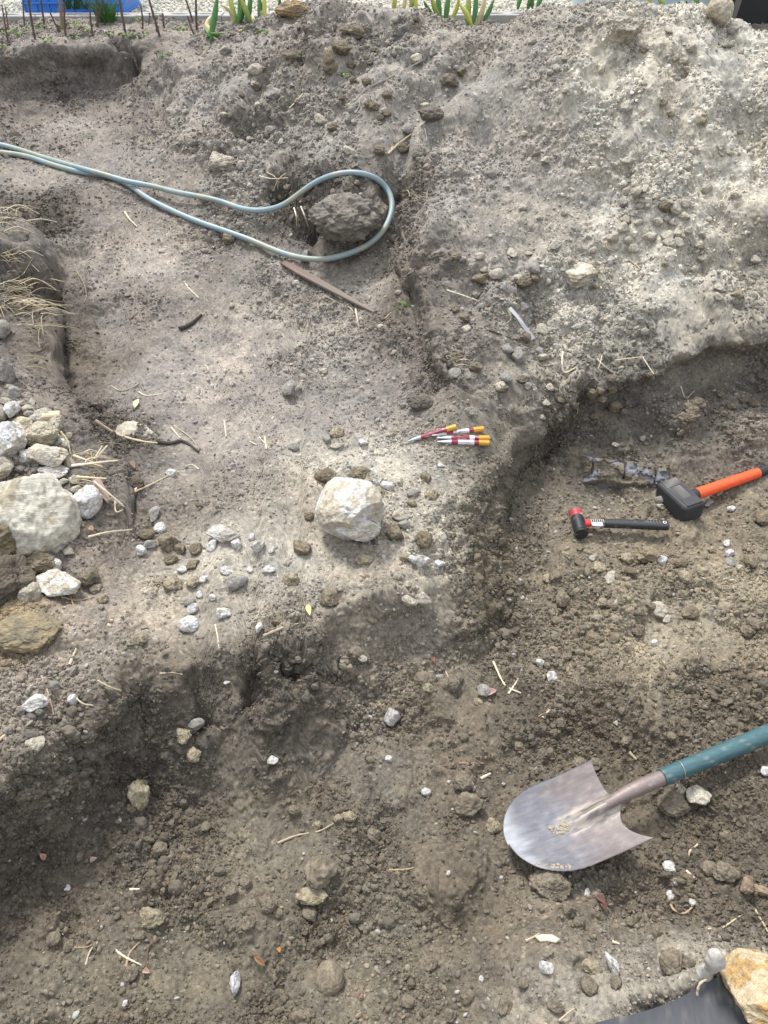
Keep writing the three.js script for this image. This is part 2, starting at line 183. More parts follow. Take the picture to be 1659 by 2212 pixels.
// brinks that hang over: [px, py, h, push toward x, push toward the camera]
const HANG = [[[1195, 865, .26], [1230, 808, .34], [1330, 788, .345], [1430, 758, .38], [1520, 718, .43], [1659, 692, .453], [1850, 692, .453], .012, .085], [[1060, 985, .25], [1085, 960, .245], [1110, 935, .23], [1140, 905, .22], .045, .02], [[965, 1085, .25], [1010, 1035, .26], .03, .01], [[-60, 1740, .277], [0, 1690, .275], [100, 1600, .27], [188, 1520, .27], [215, 1478, .27], [310, 1432, .26], [480, 1395, .25], [560, 1402, .245], [640, 1372, .24], [725, 1312, .24], [890, 1268, .225], .004, .016], [[0, 110, .92], [100, 97, .92], [200, 97, .92], [298, 93, .92], 0, .05], [[304, 94, .915], [322, 112, .89], [338, 150, .84], -.03, 0], [[0, 510, .64], [45, 515, .63], [70, 540, .61], .01, .015], [[80, 640, .475], [102, 760, .43], [113, 830, .40], [152, 900, .38], [205, 970, .36], [243, 1045, .335], [243, 1110, .315], .03, .01], [[890, 560, .54], [915, 600, .53], [955, 690, .48], [965, 770, .44], [1000, 830, .405], -.03, .01], [[700, 468, .6], [740, 472, .605], [790, 468, .61], .01, .045], [[590, 385, .64], [640, 372, .66], [690, 395, .66], .0, .04]].map((L) => ({ v: L.splice(-2), p: L.map(([a, b, h]) => { const q = at(a, b, h); return [q[0], -q[2], h]; }) }));
function hang(x, f, y) { let ox = 0, oz = 0; for (const { v, p } of HANG) { let best = 9, hh = 0; for (let i = 0; i + 1 < p.length; i++) { const ax = p[i][0], af = p[i][1], bx = p[i + 1][0] - ax, bf = p[i + 1][1] - af, t = clamp(((x - ax) * bx + (f - af) * bf) / (bx * bx + bf * bf), 0, 1), d = Math.hypot(x - ax - bx * t, f - af - bf * t); if (d < best) { best = d; hh = mix(p[i][2], p[i + 1][2], t); } } if (best < .16) { const k = Math.exp(-Math.pow(best / .065, 2)) * sstep(hh - .10, hh - .015, y) * (.75 + .7 * fbm(x * 16, 4, f * 16, 3)); ox += v[0] * k; oz += v[1] * k; } } return [ox, oz]; }
function bil(g, x, f) { const u = clamp((x - GX0) / CELL, 0, GW - 1.001), v = clamp((f - GF0) / CELL, 0, GH - 1.001), i = Math.floor(u), j = Math.floor(v), a = u - i, b = v - j, k = j * GW + i; return mix(mix(g[k], g[k + 1], a), mix(g[k + GW], g[k + GW + 1], a), b); }
const inGrid = (x, f) => x > GX0 && x < GX0 + (GW - 1) * CELL && f > GF0 && f < GF0 + (GH - 1) * CELL;
function H(x, f) { if (inGrid(x, f)) return bil(grid, x, f); for (const t of TRI) { const b = bary(t, x, f); if (b[0] >= -1e-9 && b[1] >= -1e-9 && b[2] >= -1e-9) return b[3]; } return 0.9; }

// soil colours by place, with shade painted into cut faces and hollows: [px, py, h, r, g, b, roughness of the ground, radius m]
const SOIL = [];
const soil = (c, rough, list) => { for (const [a, b, h] of list) { const p = at(a, b, h); SOIL.push([p[0], -p[2], ...c, rough]); } };
soil(PIT, 1.0, [[100, 2000, 0], [400, 2000, 0], [700, 1950, 0], [1000, 1950, 0], [1300, 2050, 0], [1600, 1950, 0], [200, 2200, 0], [600, 2200, 0], [1000, 2200, 0], [400, 1780, 0], [700, 1780, 0], [1000, 1700, 0], [1500, 1750, 0], [1300, 1600, 0], [1550, 1520, 0], [1100, 1550, 0], [900, 1550, 0], [1500, 1980, 0], [1200, 2120, .02], [200, 1850, 0]]);
soil([.155, .138, .104], .6, [[390, 2050, 0], [700, 1870, 0], [850, 2050, 0], [150, 2180, 0], [700, 2200, 0], [560, 1800, 0]]);
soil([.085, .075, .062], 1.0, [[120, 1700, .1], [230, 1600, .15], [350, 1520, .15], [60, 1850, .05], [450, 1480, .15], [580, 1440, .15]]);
soil([.20, .175, .14], .9, [[700, 1440, .15], [600, 1560, .05], [850, 1380, .12], [820, 1480, .08]]);
soil(MID, 1.0, [[1300, 1350, .05], [1500, 1300, .05], [1650, 1350, .05], [1200, 1300, .04], [1250, 1150, .03], [1450, 1200, .03], [1600, 1150, .05], [1400, 1080, .06], [1650, 1080, .07], [1250, 1420, .04], [1550, 1400, .03], [1010, 1330, .12], [1100, 1250, .05]]);
soil([.30, .26, .19], .7, [[1560, 1270, .05], [1380, 1390, .03], [1560, 1360, .03]]);
soil([.135, .118, .096], 1.0, [[1350, 950, .17], [1500, 930, .18], [1600, 980, .14], [1280, 980, .12], [1650, 880, .22], [1230, 920, .15]]);
soil([.080, .069, .057], .9, [[1300, 850, .33], [1420, 820, .34], [1550, 800, .36], [1659, 800, .36], [1160, 950, .2], [1200, 930, .2]]);  // undercut wall and notch below the lip: shade deepened in the colour
soil([.30, .255, .21], .5, [[1640, 925, .19]]);
soil([.135, .115, .082], .8, [[1020, 1090, .18], [1050, 1080, .12], [1075, 1030, .16], [1100, 1000, .16], [1040, 1150, .15], [1070, 1150, .1], [1055, 1210, .12], [1130, 980, .16]]);
soil(LEDG, .6, [[900, 1100, .25], [870, 1020, .27], [950, 1010, .28], [900, 1190, .24], [650, 1000, .26], [800, 1010, .26], [600, 1240, .24], [480, 1200, .25]]);
soil([.33, .30, .25], .8, [[350, 1250, .26], [550, 1320, .245], [700, 1240, .245], [400, 1360, .255]]);
soil([.27, .24, .21], .9, [[200, 1350, .27], [80, 1470, .275], [250, 1430, .27], [60, 1570, .275], [250, 1200, .26], [300, 1060, .265]]);
soil(CHAN, .25, [[300, 850, .32], [400, 950, .28], [550, 850, .3], [250, 700, .38], [400, 750, .34], [550, 1000, .26], [200, 600, .45], [250, 480, .52], [100, 380, .6], [300, 370, .61], [150, 280, .66], [420, 1020, .25], [750, 900, .29], [880, 800, .35], [870, 870, .32]]);
soil([.33, .298, .266], .2, [[400, 830, .31], [480, 780, .335], [300, 550, .48], [150, 520, .52], [530, 950, .27]]);
soil(HEAP, .8, [[600, 700, .37], [700, 720, .37], [650, 600, .43], [800, 650, .42], [700, 780, .33], [800, 450, .65], [560, 430, .58], [600, 330, .7], [450, 250, .75]]);
soil([.115, .10, .085], .9, [[620, 420, .6], [690, 490, .56], [740, 500, .56], [700, 520, .52], [880, 440, .65], [830, 500, .56], [780, 505, .56], [640, 450, .58]]);  // shade of the hose-loop hollow put into the soil colour
soil(HEAP, 1.25, [[700, 200, .88], [850, 120, 1], [600, 120, .98], [500, 180, .86], [750, 60, 1.05], [950, 90, 1.04]]);
soil(HEAP, .5, [[1000, 300, .83], [1000, 420, .72], [900, 300, .8], [1100, 380, .73], [1080, 250, .88], [950, 480, .65], [1120, 170, .98], [700, 330, .75]]);
soil(HEAP, 1.0, [[1050, 600, .53]]);
soil([.21, .19, .165], 1.0, [[640, 150, .93], [730, 90, 1.02], [580, 250, .8], [1400, 640, .57], [1180, 640, .57]]);
soil(PALE, .9, [[1300, 100, 1.1], [1450, 60, 1.14], [1550, 150, 1.04], [1400, 250, .94], [1600, 300, .88], [1500, 400, .79], [1350, 400, .79], [1250, 500, .7], [1450, 500, .69], [1600, 500, .7], [1650, 650, .57], [1250, 600, .6], [1500, 680, .53], [1150, 750, .47], [1050, 780, .45], [1650, 120, 1.05]]);
soil([.33, .308, .268], .6, [[1200, 250, .94], [1150, 130, 1.06], [1200, 400, .79], [1120, 560, .64], [1330, 700, .51]]);
soil([.13, .113, .095], .9, [[935, 640, .46], [940, 730, .42], [960, 800, .38]]);
soil(GARD, .9, [[100, 75, .92], [250, 70, .92], [400, 80, .92], [0, 90, .92], [350, 110, .91], [-200, 80, .92]]);
soil(CUT, .8, [[30, 150, .82], [120, 150, .82], [220, 150, .82], [290, 150, .8], [310, 160, .8], [200, 195, .74]]);
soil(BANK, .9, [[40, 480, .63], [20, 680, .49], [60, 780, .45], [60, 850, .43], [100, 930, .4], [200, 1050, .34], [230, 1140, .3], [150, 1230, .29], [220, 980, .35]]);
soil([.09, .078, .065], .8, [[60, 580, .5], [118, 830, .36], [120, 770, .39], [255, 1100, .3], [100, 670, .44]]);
soil(OCH, .9, [[43, 1340, .32], [10, 1370, .3]]);
soil([.27, .248, .208], .5, [[1300, 2178, .1], [1400, 2145, .11], [1480, 2125, .12], [1220, 2212, .08], [1350, 2165, .1], [1440, 2135, .115], [1260, 2195, .09], [1520, 2110, .12]]);
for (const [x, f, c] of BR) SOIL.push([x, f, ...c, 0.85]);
for (const [x, f] of [[-4, 0], [4, 0], [0, -1], [-4, 3], [4, 2]]) SOIL.push([x, f, .24, .215, .185, .9]);
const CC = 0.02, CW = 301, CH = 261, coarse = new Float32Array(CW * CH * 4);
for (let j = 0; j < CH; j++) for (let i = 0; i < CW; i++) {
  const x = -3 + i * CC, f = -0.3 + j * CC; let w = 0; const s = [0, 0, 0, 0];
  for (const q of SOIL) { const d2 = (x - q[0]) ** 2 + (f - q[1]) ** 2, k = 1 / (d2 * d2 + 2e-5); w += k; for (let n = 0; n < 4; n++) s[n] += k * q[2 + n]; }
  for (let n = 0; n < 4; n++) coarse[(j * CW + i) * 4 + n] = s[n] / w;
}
const sc4 = [0, 0, 0, 0];
function soilAt(x, f) { const u = clamp((x + 3) / CC, 0, CW - 1.001), v = clamp((f + 0.3) / CC, 0, CH - 1.001), i = Math.floor(u), j = Math.floor(v), a = u - i, b = v - j, k = (j * CW + i) * 4; for (let n = 0; n < 4; n++) sc4[n] = mix(mix(coarse[k + n], coarse[k + 4 + n], a), mix(coarse[k + CW * 4 + n], coarse[k + CW * 4 + 4 + n], a), b); return sc4; }

// ---------------------------------------------------------------- ground mesh
const NI = 720, NO = 14, NC = NI + 2 * NO, NRi = 1080, NRo = 14, NR = NRi + NRo;
const gp = new Float32Array(NC * NR * 3), gc = new Float32Array(NC * NR * 3), gu = new Float32Array(NC * NR * 2);
const FN = 0.18, FF = 4.74; // near and far end of the finely built ground
const halfW = (f) => 1.0 + 0.36 * (f - 0.5);
for (let c = 0; c < NC; c++) {
  let s; if (c < NO) s = -1 - 0.04 * (Math.pow(1.5, NO - c) - 1); else if (c >= NO + NI) s = 1 + 0.04 * (Math.pow(1.5, c - NO - NI + 1) - 1); else s = -1 + 2 * (c - NO) / (NI - 1);
  const X = (f) => f >= FN ? s * halfW(f) : s * halfW(FN) ;
  const M = 1500, cum = new Float32Array(M + 1), arc = new Float32Array(M + 1); let px = X(FN), pf = FN, ph = H(px, FN);
  for (let k = 1; k <= M; k++) { const f = mix(FN, FF, k / M), x = X(f), h = Math.abs(s) > 1.5 ? 0.5 : H(x, f), ds = Math.hypot(x - px, f - pf, h - ph), dist = Math.hypot(x * 0.5, f, EYE - h); cum[k] = cum[k - 1] + ds / dist; arc[k] = arc[k - 1] + ds; px = x; pf = f; ph = h; }
  let k = 0;
  for (let r = 0; r < NR; r++) {
    let f, v;
    if (r < NRo) { const e = NRo - r; f = FN - 0.01 * (Math.pow(1.7, e) - 1); f = Math.max(f, -6 + r * 0.01); v = f; }
    else { const tgt = cum[M] * (r - NRo) / (NRi - 1); while (k < M - 1 && cum[k + 1] < tgt) k++; const u = clamp((tgt - cum[k]) / Math.max(1e-9, cum[k + 1] - cum[k]), 0, 1); f = mix(FN, FF, (k + u) / M); v = mix(arc[k], arc[k + 1], u) + FN; }
    let x = X(f); if (Math.abs(x) > 11.9) x = 11.9 * Math.sign(x);
    const o = (r * NC + c); gp[o * 3] = x; gp[o * 3 + 1] = H(x, f); gp[o * 3 + 2] = -f; 
  }
}
const nrm = new Float32Array(NC * NR * 3);
for (let r = 0; r < NR; r++) for (let c = 0; c < NC; c++) {
  const o = (r * NC + c) * 3, a = (r * NC + Math.min(c + 1, NC - 1)) * 3, b = (r * NC + Math.max(c - 1, 0)) * 3, d = (Math.min(r + 1, NR - 1) * NC + c) * 3, e = (Math.max(r - 1, 0) * NC + c) * 3;
  const ux = gp[a] - gp[b], uy = gp[a + 1] - gp[b + 1], uz = gp[a + 2] - gp[b + 2], vx = gp[d] - gp[e], vy = gp[d + 1] - gp[e + 1], vz = gp[d + 2] - gp[e + 2];
  let nx = uy * vz - uz * vy, ny = uz * vx - ux * vz, nz = ux * vy - uy * vx; const l = Math.hypot(nx, ny, nz) || 1; nrm[o] = nx / l; nrm[o + 1] = ny / l; nrm[o + 2] = nz / l;
}
for (let pass = 0; pass < 5; pass++) for (const [st, lim] of [[1, NC], [NC, NR]]) { // even out the directions along which the relief is raised
  const src = nrm.slice();
  for (let r = 0; r < NR; r++) for (let c = 0; c < NC; c++) { const i = st === 1 ? c : r; if (i < 2 || i >= lim - 2) continue; const o = (r * NC + c) * 3, q = st * 3; let sx = 0, sy = 0, sz = 0; for (let e = -2; e <= 2; e++) { sx += src[o + e * q]; sy += src[o + e * q + 1]; sz += src[o + e * q + 2]; } const l = Math.hypot(sx, sy, sz) || 1; nrm[o] = sx / l; nrm[o + 1] = sy / l; nrm[o + 2] = sz / l; }
}
for (let o = 0; o < NC * NR; o++) {
  const x = gp[o * 3], y = gp[o * 3 + 1], z = gp[o * 3 + 2], f = -z;
  const wx = 0.05 * fbm(x * 11, y * 11, z * 11, 3), wz = 0.05 * fbm(x * 11 + 40, y * 11, z * 11, 3);
  const S = soilAt(x + wx, f + wz), rough = S[3];
  const steep = 1 - clamp(nrm[o * 3 + 1], 0, 1);
  const low = fbm(x * 5, y * 5, z * 5, 3), midn = fbm(x * 22, y * 22, z * 22, 3);
  const patch = sstep(-0.16, 0.2, fbm(x * 5 + 3, y * 5, z * 5 + 9, 3));
  const w1 = vnoise(x * 70, y * 70, z * 70) * .35, w2 = vnoise(x * 70 + 31, y * 70, z * 70 + 5) * .35, w3 = vnoise(x * 190, y * 190, z * 190) * .4, w4 = vnoise(x * 190 + 11, y * 190, z * 190 + 3) * .4;
  const c1 = clods(x * 24 + w1, y * 24 + w2, z * 24 + w1), id1 = clods.id, c2 = clods(x * 66 + 7 + w3, y * 66 + w4, z * 66 + w4), id2 = clods.id, c3 = clods(x * 150, y * 150 + 3, z * 150);
  const billow = .0065 * Math.abs(vnoise(x * 38 + w3, y * 38, z * 38 + w4)) + .0045 * Math.abs(vnoise(x * 83 + 5, y * 83, z * 83)) + .0032 * Math.abs(vnoise(x * 170, y * 170 + 5, z * 170)) - .005;
  const crust = sstep(0.0, 0.05, fbm(x * 10 + 71, y * 10, z * 10, 4)) + sstep(0.14, 0.18, fbm(x * 10 + 71, y * 10, z * 10, 4)), ridged = 1 - Math.abs(fbm(x * 6 + 13, y * 6, z * 6 + 2, 3)) * 2.4;
  const fine = vnoise(x * 240, y * 240, z * 240);
  const rr = rough * (0.18 + 1.1 * patch);
  const streak = (1 - rough) > 0.5 ? vnoise((x + f * 0.6) * 14, 0, (f - x * 0.35) * 70) * 0.0022 : 0;
  let d = 0.018 * low * (0.4 + rough) + 0.011 * midn * (0.35 + rr) + 0.015 * Math.max(0, c1 - 0.25) * rr * (0.4 + id1) + 0.0042 * c2 * (0.1 + rr) + 0.0020 * c3 * (0.45 + 0.7 * rr) + billow * (0.12 + rr) + 0.0018 * fine + streak + (0.009 * crust + 0.012 * ridged) * Math.max(0, rough - .2) + 0.0060 * fbm(x * 75, y * 75, z * 75, 3) * (0.4 + rr);
  d += steep * 0.016 * fbm(x * 13 + 8, y * 8, z * 13, 3);
  d *= mix(.25, 1, sstep(.13, .24, Math.hypot(x - .195, (f - 1.98) * 1.3)));
  if (Math.hypot(x - .41, f - .87) < .15) d = Math.min(d, .030 - y);
  { const hk = sstep(.5, .75, rough) * sstep(.42, .56, y) * sstep(-1.1, -.6, x), sl = x * .5 + f * .86, tr = x * .86 - f * .5; d += hk * (.020 * fbm(tr * 13, 7, sl * 3.2, 3) + .014 * fbm(x * 4.5, y * 4.5, z * 4.5 + 20, 2)); }
  const edge = Math.abs(x) > halfW(f) ? 0.5 : 1, hg = inGrid(x, f) ? hang(x, f, y) : [0, 0];
  gp[o * 3] += hg[0]; gp[o * 3 + 2] += hg[1];
  gp[o * 3] += nrm[o * 3] * d * edge; gp[o * 3 + 1] += nrm[o * 3 + 1] * d * edge; gp[o * 3 + 2] += nrm[o * 3 + 2] * d * edge;
  gu[o * 2] = (x * .92 + y * .55) / .5; gu[o * 2 + 1] = (f - y * .85) / .5;
  const ta = fbm(x * 6 + 210, y * 6 + 33, z * 6 + 77, 3), tb = fbm(x * 26 + 140, y * 26 + 9, z * 26 + 51, 4), tc = vnoise(x * 230 + 400, y * 230 + 12, z * 230 + 71); // tones of the soil, laid independently of its relief
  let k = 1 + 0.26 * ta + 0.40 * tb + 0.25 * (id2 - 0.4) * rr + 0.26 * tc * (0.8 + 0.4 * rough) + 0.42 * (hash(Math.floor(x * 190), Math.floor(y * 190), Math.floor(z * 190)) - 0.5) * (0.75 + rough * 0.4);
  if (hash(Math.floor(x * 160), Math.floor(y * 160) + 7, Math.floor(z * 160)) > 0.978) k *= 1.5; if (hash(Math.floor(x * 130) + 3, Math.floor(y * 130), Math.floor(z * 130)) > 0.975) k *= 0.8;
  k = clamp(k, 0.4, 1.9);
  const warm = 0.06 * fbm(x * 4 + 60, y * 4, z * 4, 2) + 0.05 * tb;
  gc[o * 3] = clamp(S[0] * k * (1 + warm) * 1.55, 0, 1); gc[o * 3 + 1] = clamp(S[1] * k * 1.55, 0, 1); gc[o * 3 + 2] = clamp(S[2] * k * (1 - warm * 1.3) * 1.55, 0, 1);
}
// top-of-ground lookup for placing things
const top = new Float32Array(grid.length).fill(-9);
for (let o = 0; o < NC * NR; o++) { const i = Math.round((gp[o * 3] - GX0) / CELL), j = Math.round((-gp[o * 3 + 2] - GF0) / CELL); if (i >= 0 && j >= 0 && i < GW && j < GH) { const k = j * GW + i; if (gp[o * 3 + 1] > top[k]) top[k] = gp[o * 3 + 1]; } }
for (let k = 0; k < top.length; k++) if (top[k] < -8) top[k] = grid[k];
const G = (x, f) => bil(top, x, f);
function hit(px, py) { const d = ray(px, py); let t = (1.32 - EYE) / d[1], s = 0.004 / Math.hypot(...d); if (!(t > 0)) t = 0.2; for (let n = 0; n < 3000; n++) { const x = d[0] * t, y = EYE + d[1] * t, f = -d[2] * t; if (f > 4.85) return [x, y, -f]; if (inGrid(x, f) && y <= G(x, f)) return [x, y, -f]; t += s; } return at(px, py, 0.9); }

const groundMat = new THREE.MeshStandardMaterial({ vertexColors: true, roughness: 1, map: grainMap, bumpMap: grainBump, bumpScale: 0.007 });
const heapXZ = [[880, 545, .54], [935, 690, .44], [945, 780, .4], [985, 845, .37], [1085, 888, .34], [1180, 885, .34], [1240, 812, .41], [1330, 792, .42], [1430, 762, .45], [1520, 722, .48], [1659, 697, .5], [1850, 697, .5]].map(([a, b, h]) => { const p = at(a, b, h); return [p[0], -p[2]]; }).concat([[3.4, 2.4], [3.6, 4.0], [1.5, 4.15], [0, 4.3], [-.7, 4.25]], [[520, 95, .96], [400, 160, .86], [470, 250, .78], [560, 330, .69], [640, 365, .67], [760, 375, .71], [870, 400, .71]].map(([a, b, h]) => { const p = at(a, b, h); return [p[0], -p[2]]; }));
function inside(poly, x, y) { let k = false; for (let i = 0, j = poly.length - 1; i < poly.length; j = i++) { const [xi, yi] = poly[i], [xj, yj] = poly[j]; if ((yi > y) !== (yj > y) && x < (xj - xi) * (y - yi) / (yj - yi) + xi) k = !k; } return k; }
{
  const ia = [], ib = [], flag = new Uint8Array(NC * NR);
  for (let o = 0; o < NC * NR; o++) flag[o] = inside(heapXZ, gp[o * 3] + 0.03 * vnoise(gp[o * 3] * 20, 3, gp[o * 3 + 2] * 20), -gp[o * 3 + 2]) ? 1 : 0;
  for (let r = 0; r + 1 < NR; r++) for (let c = 0; c + 1 < NC; c++) { const a = r * NC + c, b = a + 1, d = a + NC, e = d + 1; const L = flag[a] ? ib : ia; (r + c) & 1 ? L.push(a, b, d, b, e, d) : L.push(a, b, e, a, e, d); }
  // normals of the whole sheet, so that the two meshes meet without a seam
  const n2 = new Float32Array(NC * NR * 3);
  for (const L of [ia, ib]) for (let k = 0; k < L.length; k += 3) { const a = L[k] * 3, b = L[k + 1] * 3, c = L[k + 2] * 3; const ux = gp[b] - gp[a], uy = gp[b + 1] - gp[a + 1], uz = gp[b + 2] - gp[a + 2], vx = gp[c] - gp[a], vy = gp[c + 1] - gp[a + 1], vz = gp[c + 2] - gp[a + 2]; const nx = uy * vz - uz * vy, ny = uz * vx - ux * vz, nz = ux * vy - uy * vx; for (const q of [a, b, c]) { n2[q] += nx; n2[q + 1] += ny; n2[q + 2] += nz; } }
  for (let o = 0; o < NC * NR; o++) { const l = Math.hypot(n2[o * 3], n2[o * 3 + 1], n2[o * 3 + 2]) || 1; for (let q = 0; q < 3; q++) n2[o * 3 + q] /= l; }
  const make = (idx) => { const map = new Int32Array(NC * NR).fill(-1), p = [], n = [], c = [], u = [], out = new Uint32Array(idx.length); let m = 0; for (let k = 0; k < idx.length; k++) { const o = idx[k]; if (map[o] < 0) { map[o] = m++; p.push(gp[o * 3], gp[o * 3 + 1], gp[o * 3 + 2]); n.push(n2[o * 3], n2[o * 3 + 1], n2[o * 3 + 2]); c.push(gc[o * 3], gc[o * 3 + 1], gc[o * 3 + 2]); u.push(gu[o * 2], gu[o * 2 + 1]); } out[k] = map[o]; } const g = new THREE.BufferGeometry(); g.setAttribute('position', new THREE.Float32BufferAttribute(p, 3)); g.setAttribute('normal', new THREE.Float32BufferAttribute(n, 3)); g.setAttribute('color', new THREE.Float32BufferAttribute(c, 3)); g.setAttribute('uv', new THREE.Float32BufferAttribute(u, 2)); g.setIndex(new THREE.BufferAttribute(out, 1)); return g; };
  tag(new THREE.Mesh(make(ia), groundMat), 'ground', 'dug grey-brown earth stepping down from a garden bed to a dark pit floor', 'ground', null, 'structure');
  tag(new THREE.Mesh(make(ib), groundMat), 'soil_heap', 'tall heap of pale dug soil filling the upper right', 'soil heap', null, 'structure');
}

// ---------------------------------------------------------------- stones and crumbs
function rockGeo(seed, detail, { cuts = 9, depth = 0.72, rough = 0.06, cols = [[.5, .5, .48]], spread = 0.5 }) {
  const q = rng(seed), g0 = new THREE.IcosahedronGeometry(1, detail); g0.deleteAttribute('uv'); g0.deleteAttribute('normal'); const g = mergeVertices(g0, 1e-4), p = g.attributes.position, pl = [];
  for (let i = 0; i < cuts; i++) { const v = new THREE.Vector3(q() - .5, q() - .5, q() - .5).normalize(); pl.push([v, depth + (1 - depth) * q()]); }
  const v = new THREE.Vector3(), col = new Float32Array(p.count * 3), ox = q() * 50;
  for (let i = 0; i < p.count; i++) {
    v.fromBufferAttribute(p, i); let r = 1; for (const [n, d] of pl) { const t = v.dot(n); if (t > 0) r = Math.min(r, d / t); }
    r += rough * 1.1 * fbm(v.x * 1.8 + ox, v.y * 1.8, v.z * 1.8, 2) + rough * fbm(v.x * 5 + ox, v.y * 5, v.z * 5, 3) + rough * .35 * sstep(0, .04, fbm(v.x * 2.6 + ox + 4, v.y * 2.6, v.z * 2.6, 3)) + (detail > 5 ? rough * 0.5 * fbm(v.x * 13 + ox, v.y * 13, v.z * 13, 2) : 0);
    const t = fbm(v.x * 2.2 + ox + 9, v.y * 2.2, v.z * 2.2, 5), k = 1 + 0.5 * fbm(v.x * 9 + ox, v.y * 9, v.z * 9, 4) + 0.4 * (hash(i, seed, 3) - 0.5), a = cols[0], b = cols[1] || cols[0], m = sstep(-0.05, 0.05, t - (0.5 - spread));
    for (let n = 0; n < 3; n++) col[i * 3 + n] = clamp(mix(b[n], a[n], m) * k, 0.01, 0.95);
    p.setXYZ(i, v.x * r, v.y * r, v.z * r);
  }
  g.setAttribute('color', new THREE.BufferAttribute(col, 3)); g.computeVertexNormals(); g.setAttribute('uv', new THREE.Float32BufferAttribute(new Float32Array(p.count * 2).map((_, i) => { const k = i >> 1; return i & 1 ? (p.getY(k) * .5 + p.getX(k) * .21) * .4 : (p.getZ(k) * .5 + p.getX(k) * .33) * .4; }), 2)); return g;
}
const rockMat = new THREE.MeshStandardMaterial({ vertexColors: true, color: new THREE.Color().setRGB(1.5, 1.5, 1.5), roughness: 0.95, map: grainMap, bumpMap: grainBump, bumpScale: 0.004 });
const C = {
  W: [[.64, .64, .65], [.44, .42, .37]], P: [[.52, .49, .42], [.36, .32, .25]], T: [[.36, .315, .225], [.24, .205, .14]], B: [[.175, .145, .10], [.25, .215, .155]],
  D: [[.095, .08, .062], [.13, .11, .085]], G: [[.34, .33, .315], [.26, .245, .215]], O: [[.33, .24, .13], [.22, .19, .15]], M: [[.215, .185, .14], [.16, .135, .10]], L: [[.45, .42, .35], [.33, .30, .245]],
};
const WORD = { W: 'white', P: 'pale cream', T: 'tan', B: 'brown', D: 'dark brown', G: 'grey', O: 'ochre', M: 'brown', L: 'pale grey' };
const isClod = { B: 1, D: 1, M: 1, T: 1, O: 1 };
const variants = {};
function variant(key, i) { const k = key + i; if (!variants[k]) variants[k] = rockGeo(100 + i * 31 + key.charCodeAt(0) * 7, 9, { cuts: isClod[key] ? 9 : 15, depth: isClod[key] ? 0.62 : 0.52, rough: isClod[key] ? 0.17 : 0.07, cols: C[key], spread: 0.6 }); return variants[k]; }
let stoneSeed = 1;
function setRock(px, py, w, h, o = {}) { // where it lies and how large it is
  const g = hit(px, py + h * (o.drop ?? 0.22)), dp = depthOf(g), a = Math.atan2(EYE - g[1], -g[2]), sx = w / F * dp, hv = h / F * dp, flat = o.flat ?? 0.8;
  const sz = hv / Math.hypot(Math.sin(a), flat * Math.cos(a)), sy = flat * sz;
  return { pos: [g[0], g[1] + sy * (o.lift ?? 0.22), g[2]], size: [sx / 2 * 1.08, sy / 2 * 1.08, sz / 2 * 1.08] };
}
function place(m, s, yaw, q) { m.position.set(...s.pos); m.scale.set(...s.size); m.rotation.set((q() - .5) * .3, yaw, (q() - .5) * .3); }
function bigStone(px, py, w, h, key, label, o = {}) {
  const sd = 900 + stoneSeed++ * 13, s = setRock(px, py, w, h, o), clod = isClod[key];
  const m = new THREE.Mesh(rockGeo(sd, o.detail ?? (w > 60 ? 26 : 14), { cuts: o.cuts ?? (clod ? 9 : 16), depth: o.depth ?? (clod ? 0.66 : 0.56), rough: o.rough ?? (clod ? 0.16 : 0.085), cols: o.cols || C[key], spread: o.spread ?? 0.6 }), rockMat);
  place(m, s, 0, rng(sd)); m.rotation.set(0, 0, 0); return tag(m, clod ? 'soil_clod' : 'stone', label, clod ? 'clod' : 'stone', o.group);
}
function zone(px, py) { // phrase for where a small stone lies
  if (py < 120 && px < 450) return 'in the garden bed';
  if (py < 560 && px > 560 || (px > 960 && py < 800)) return px > 1130 ? (py < 230 ? 'high on the pale heap' : py < 430 ? 'midway up the heap' : py < 520 ? 'in the heap stone band' : 'low on the pale heap') : py < 130 ? 'high on the left hump' : py < 220 ? 'midway on the left hump' : py < 400 ? 'low on the left hump' : 'at the heap foot';
  if (px < 260 && py > 640 && py < 1300) return 'by the left stone pile';
  if (py < 640) return 'along the hose';
  if (py < 980 && px < 1130) return 'in the channel';
  if (px > 1080 && py < 1140) return 'by the hammers';
  if (px > 1080 && py < 1440) return 'below the small hammer';
  if (py < 1400 && px < 450) return 'at the far left ledge';
  if (py < 1400 && px < 640) return 'left of the boulder';
  if (py < 1260) return 'beside the boulder';
  if (py < 1420) return 'on the lip below the boulder';
  if (py < 1680) return 'on the slope under the ledge';
  if (px > 1240) return py < 1780 ? 'above the shovel' : 'in soil below the shovel';
  if (px > 850) return 'in soil left of the shovel';
  return px > 450 ? 'in the pit at bottom centre' : 'in the pit at bottom left';
}
const ORD = ['leftmost', 'second from left', 'third from left', 'fourth from left', 'fifth from left', 'sixth from left', 'seventh from left', 'eighth from left', 'ninth from left', 'tenth from left', 'eleventh from left', 'twelfth from left', ...['thir', 'four', 'fif', 'six', 'seven', 'eigh', 'nine'].map((v) => v + 'teenth from left'), 'twentieth from left', 'twenty-first from left'];
const rows = new Map();
function inRow(key, o, x) { if (!rows.has(key)) rows.set(key, []); rows.get(key).push([x, o]); }
function nameRows() { for (const [key, L] of rows) { L.sort((a, b) => a[0] - b[0]); L.forEach(([, o], i) => { o.userData.group = key; o.userData.label = L.length === 1 ? 'lone ' + key : L.length <= 21 ? ORD[i] + ' of the ' + key : 'one of the many ' + key; }); if (L.length === 1) { delete L[0][1].userData.group; } } }
